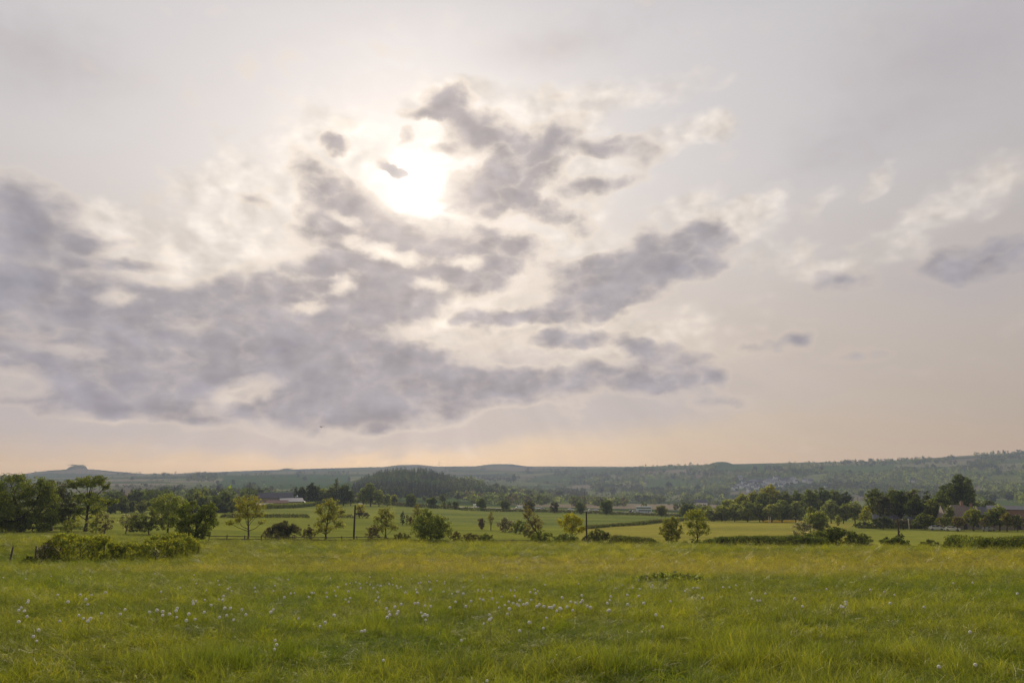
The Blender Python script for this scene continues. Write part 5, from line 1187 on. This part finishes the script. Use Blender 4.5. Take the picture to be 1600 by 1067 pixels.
fn2 = noise(nt, AE, 34, 8, .65, (1, 1.8, 1)); fn3 = noise(nt, AE, 3.2, 5, .5, (1, 2.6, 1))
Gn = mth(nt, 'ADD', Gd, mth(nt, 'ADD', mth(nt, 'MULTIPLY', mth(nt, 'SUBTRACT', fn, .5), 1.05), mth(nt, 'MULTIPLY', mth(nt, 'SUBTRACT', fn2, .5), .55)))
Cn = mth(nt, 'ADD', Cd, mth(nt, 'ADD', mth(nt, 'MULTIPLY', mth(nt, 'SUBTRACT', fn, .5), .9), mth(nt, 'MULTIPLY', mth(nt, 'SUBTRACT', fn2, .5), .3)))
dsun = N(nt, 'ShaderNodeVectorMath'); dsun.operation = 'DISTANCE'; link(nt, D, dsun.inputs[0]); dsun.inputs[1].default_value = SD; ds = dsun.outputs['Value']
def glow(s, p=1.0):
    x = mth(nt, 'DIVIDE', ds, s)
    if p != 1: x = mth(nt, 'POWER', x, p)
    return mth(nt, 'EXPONENT', mth(nt, 'MULTIPLY', x, -1))
# veil of high cloud: colour by height above the horizon
rp = N(nt, 'ShaderNodeValToRGB'); link(nt, mth(nt, 'MULTIPLY', mth(nt, 'ADD', el, mth(nt, 'MULTIPLY', mth(nt, 'SUBTRACT', fn3, .5), .09)), 1.0), rp.inputs[0]); cr_ = rp.color_ramp
stops = [(0.0, (.51, .42, .36)), (.06, (.51, .425, .37)), (.15, (.55, .465, .41)), (.28, (.57, .51, .475)), (.42, (.60, .565, .56)), (.60, (.60, .575, .585)), (.80, (.47, .46, .49)), (1.0, (.42, .42, .46))]
cr_.elements[0].position = 0; cr_.elements[0].color = (*stops[0][1], 1); cr_.elements[1].position = 1; cr_.elements[1].color = (*stops[-1][1], 1)
for p_, c_ in stops[1:-1]:
    e_ = cr_.elements.new(p_); e_.color = (*c_, 1)
sky = N(nt, 'ShaderNodeTexSky'); sky.sky_type = 'NISHITA'; sky.sun_disc = False; sky.sun_elevation = SUN_EL; sky.sun_rotation = SUN_AZ; sky.air_density = 1.0; sky.dust_density = 2.0
skyc = mixc(nt, 1.0, sky.outputs[0], (.1, .1, .1), 'MULTIPLY')
base = mixc(nt, .10, rp.outputs[0], skyc)
# the veil is dimmer away from the sun
dim = sstep(nt, ds, .35, 1.15)
base = mixc(nt, dim, base, mixc(nt, 1.0, base, (.80, .81, .83), 'MULTIPLY'))
g1 = mth(nt, 'MULTIPLY', glow(.34), .24)
vs_ = mth(nt, 'ADD', .88, mth(nt, 'MULTIPLY', fn3, .24)); base = mixc(nt, 1.0, base, N(nt, 'ShaderNodeCombineColor').outputs[0], 'MULTIPLY') if False else base
ga = N(nt, 'ShaderNodeVectorMath'); ga.operation = 'SCALE'; ga.inputs[0].default_value = (1.0, .90, .80); link(nt, mth(nt, 'MULTIPLY', g1, sstep(nt, el, -.02, .45)), ga.inputs['Scale'])
base = mixc(nt, 1.0, base, ga.outputs[0], 'ADD')
VEIL = [(430, 655, 520, 60, 0, .9), (1000, 640, 400, 40, 0, .4), (1480, 90, 330, 170, 0, .8), (880, 70, 240, 60, -5, .6), (60, 90, 230, 120, 0, .7), (1250, 260, 160, 60, -10, .45), (1400, 560, 300, 70, 0, .35), (480, 60, 160, 30, 0, .3), (280, 560, 460, 130, 0, 1), (40, 380, 160, 90, 0, .7), (600, 600, 380, 90, 0, .9), (1000, 590, 260, 60, 0, .6), (1545, 420, 150, 60, -5, .9), (1000, 430, 260, 80, -5, .5), (700, 380, 230, 90, 10, .4), (1330, 450, 110, 40, 0, .5), (820, 270, 120, 70, -30, .4)]
vd_n = mth(nt, 'ADD', blobs(W1, VEIL), mth(nt, 'MULTIPLY', mth(nt, 'SUBTRACT', fn, .5), .6))
base = mixc(nt, mth(nt, 'MULTIPLY', sstep(nt, vd_n, .25, 1.5), .75), base, mixc(nt, glow(.4), (.42, .395, .43), (.70, .62, .58)))
# cream cloud, lit through
near = glow(.42)
creamc = mixc(nt, near, mixc(nt, sstep(nt, el, .03, .35), (.62, .52, .44), (.70, .64, .60)), (1.04, .93, .81))
creamc = mixc(nt, 1.0, creamc, mixc(nt, sstep(nt, fn2, .3, .7), (.94, .94, .95), (1.05, 1.05, 1.04)), 'MULTIPLY')
rl = mth(nt, 'ADD', 1.0, mth(nt, 'MULTIPLY', relief, 1.7)); rl = mth(nt, 'MAXIMUM', .82, mth(nt, 'MINIMUM', rl, 1.3))
rs_ = N(nt, 'ShaderNodeVectorMath'); rs_.operation = 'SCALE'; link(nt, creamc, rs_.inputs[0]); link(nt, rl, rs_.inputs['Scale']); creamc = rs_.outputs[0]
col = mixc(nt, mth(nt, 'MULTIPLY', sstep(nt, Cn, .10, .95), .88), base, creamc)
# silver lining round the grey clouds
rim = mth(nt, 'MULTIPLY', sstep(nt, Gn, .02, .34), mth(nt, 'ADD', .0, mth(nt, 'MULTIPLY', glow(.24), 1.3)), clamp=True)
col = mixc(nt, rim, col, mixc(nt, near, (.74, .60, .47), (1.0, .89, .78)))
# direct glare
g2 = mth(nt, 'MULTIPLY', mth(nt, 'ADD', mth(nt, 'MULTIPLY', glow(.10, 1.3), .24), mth(nt, 'MULTIPLY', glow(.031, 2), 1.7)), mth(nt, 'ADD', .18, mth(nt, 'MULTIPLY', sstep(nt, fn, .3, .7), 1.25)))
gb = N(nt, 'ShaderNodeVectorMath'); gb.operation = 'SCALE'; gb.inputs[0].default_value = (1.0, .95, .88); link(nt, g2, gb.inputs['Scale'])
col = mixc(nt, 1.0, col, gb.outputs[0], 'ADD')
greyc = mixc(nt, sstep(nt, el, .06, .40), (.312, .305, .355), (.36, .345, .378))
greyc = mixc(nt, mth(nt, 'MULTIPLY', glow(.26), .95), greyc, (.54, .47, .45)); greyc = mixc(nt, glow(.075, 2), greyc, (.74, .66, .62))
gv = sstep(nt, Gn, .5, 1.35); greyc = mixc(nt, gv, mixc(nt, 1.0, greyc, (1.14, 1.12, 1.08), 'MULTIPLY'), mixc(nt, 1.0, greyc, (.84, .86, .91), 'MULTIPLY'))
rg_ = N(nt, 'ShaderNodeVectorMath'); rg_.operation = 'SCALE'; link(nt, greyc, rg_.inputs[0]); link(nt, mth(nt, 'MAXIMUM', .86, mth(nt, 'MINIMUM', mth(nt, 'ADD', 1.0, mth(nt, 'MULTIPLY', relief, 1.0)), 1.35)), rg_.inputs['Scale']); greyc = rg_.outputs[0]
col = mixc(nt, mth(nt, 'MULTIPLY', sstep(nt, Gn, .22, .86), .93), col, greyc)
# faint slanting rays under the sun
dx = mth(nt, 'SUBTRACT', az, SUN_AZ); dy = mth(nt, 'SUBTRACT', SUN_EL, el); ang = mth(nt, 'ARCTAN2', dx, dy)
rn = N(nt, 'ShaderNodeTexNoise'); rn.noise_dimensions = '1D'; link(nt, ang, rn.inputs['W']); rn.inputs['Scale'].default_value = 7; rn.inputs['Detail'].default_value = 3
ray = mth(nt, 'MULTIPLY', mth(nt, 'SUBTRACT', rn.outputs[0], .5), mth(nt, 'MULTIPLY', sstep(nt, el, .32, .12), .28))
rv = mth(nt, 'ADD', 1, mth(nt, 'MULTIPLY', ray, sstep(nt, ds, .9, .2)))
# sky colour raised near the horizon to cancel the haze box's dimming and tint
mxy = mth(nt, 'MAXIMUM', mth(nt, 'ABSOLUTE', sep.outputs[0]), mth(nt, 'ABSOLUTE', sep.outputs[1]))
hxy = mth(nt, 'SQRT', mth(nt, 'SUBTRACT', 1.0, mth(nt, 'MULTIPLY', sep.outputs[2], sep.outputs[2])))
pth = mth(nt, 'MINIMUM', mth(nt, 'MULTIPLY', 9500.0, mth(nt, 'DIVIDE', hxy, mth(nt, 'MAXIMUM', mxy, .1))), mth(nt, 'DIVIDE', ZHI, mth(nt, 'MAXIMUM', el, .004)))
T_ = mth(nt, 'EXPONENT', mth(nt, 'MULTIPLY', pth, -HAZE_D)); hf = mth(nt, 'DIVIDE', mth(nt, 'SUBTRACT', 1.0, mth(nt, 'MULTIPLY', mth(nt, 'SUBTRACT', 1.0, T_), .18)), T_)

s1_ = N(nt, 'ShaderNodeVectorMath'); s1_.operation = 'SCALE'; link(nt, col, s1_.inputs[0]); link(nt, mth(nt, 'DIVIDE', .87, T_), s1_.inputs['Scale'])
s2_ = N(nt, 'ShaderNodeVectorMath'); s2_.operation = 'SCALE'; s2_.inputs[0].default_value = (.130, .175, .225); link(nt, mth(nt, 'DIVIDE', mth(nt, 'SUBTRACT', 1.0, T_), T_), s2_.inputs['Scale'])
s3_ = N(nt, 'ShaderNodeVectorMath'); s3_.operation = 'SUBTRACT'; link(nt, s1_.outputs[0], s3_.inputs[0]); link(nt, s2_.outputs[0], s3_.inputs[1]); col = s3_.outputs[0]
sc_ = N(nt, 'ShaderNodeVectorMath'); sc_.operation = 'SCALE'; link(nt, col, sc_.inputs[0]); link(nt, mth(nt, 'MULTIPLY', rv, 10.0), sc_.inputs['Scale'])
bg = N(nt, 'ShaderNodeBackground'); link(nt, sc_.outputs[0], bg.inputs[0]); bg.inputs[1].default_value = .1
o = N(nt, 'ShaderNodeOutputWorld'); link(nt, bg.outputs[0], o.inputs[0])
world.cycles.sampling_method = 'MANUAL'; world.cycles.sample_map_resolution = 512

sun = bpy.data.lights.new('sun', 'SUN'); sun.energy = 3.2; sun.angle = math.radians(1.5); sun.color = (1.0, .86, .68)
so = bpy.data.objects.new('sun', sun); COL.objects.link(so); so.rotation_euler = (-SD).to_track_quat('-Z', 'Y').to_euler()

# ------------------------------------------------------------------ haze
hm, nt = newmat('haze'); v = N(nt, 'ShaderNodeVolumePrincipled'); v.inputs['Color'].default_value = (.41, .49, .64, 1); v.inputs['Density'].default_value = HAZE_D; v.inputs['Anisotropy'].default_value = .1
o = N(nt, 'ShaderNodeOutputMaterial'); link(nt, v.outputs[0], o.inputs['Volume'])
zlo = float(Vg[:, 2].min()) - 1.5; zhi = float(max(Vg[:, 2].max(), 0)) + 25
hz = MB().box(-9500, 9500, -9500, 9500, zlo, zhi).build('haze', hm); hz['kind'] = 'stuff'; hz['label'] = 'thin bluish haze filling the valley air'

cy = scene.cycles
cy.use_denoising = True; cy.max_bounces = 5; cy.diffuse_bounces = 2; cy.transmission_bounces = 3; cy.glossy_bounces = 2; cy.transparent_max_bounces = 4; cy.volume_bounces = 0
cy.sample_clamp_indirect = 4; cy.caustics_reflective = False; cy.caustics_refractive = False
scene.view_settings.view_transform = 'Standard'; scene.view_settings.look = 'None'; scene.view_settings.exposure = .16; scene.view_settings.gamma = 1
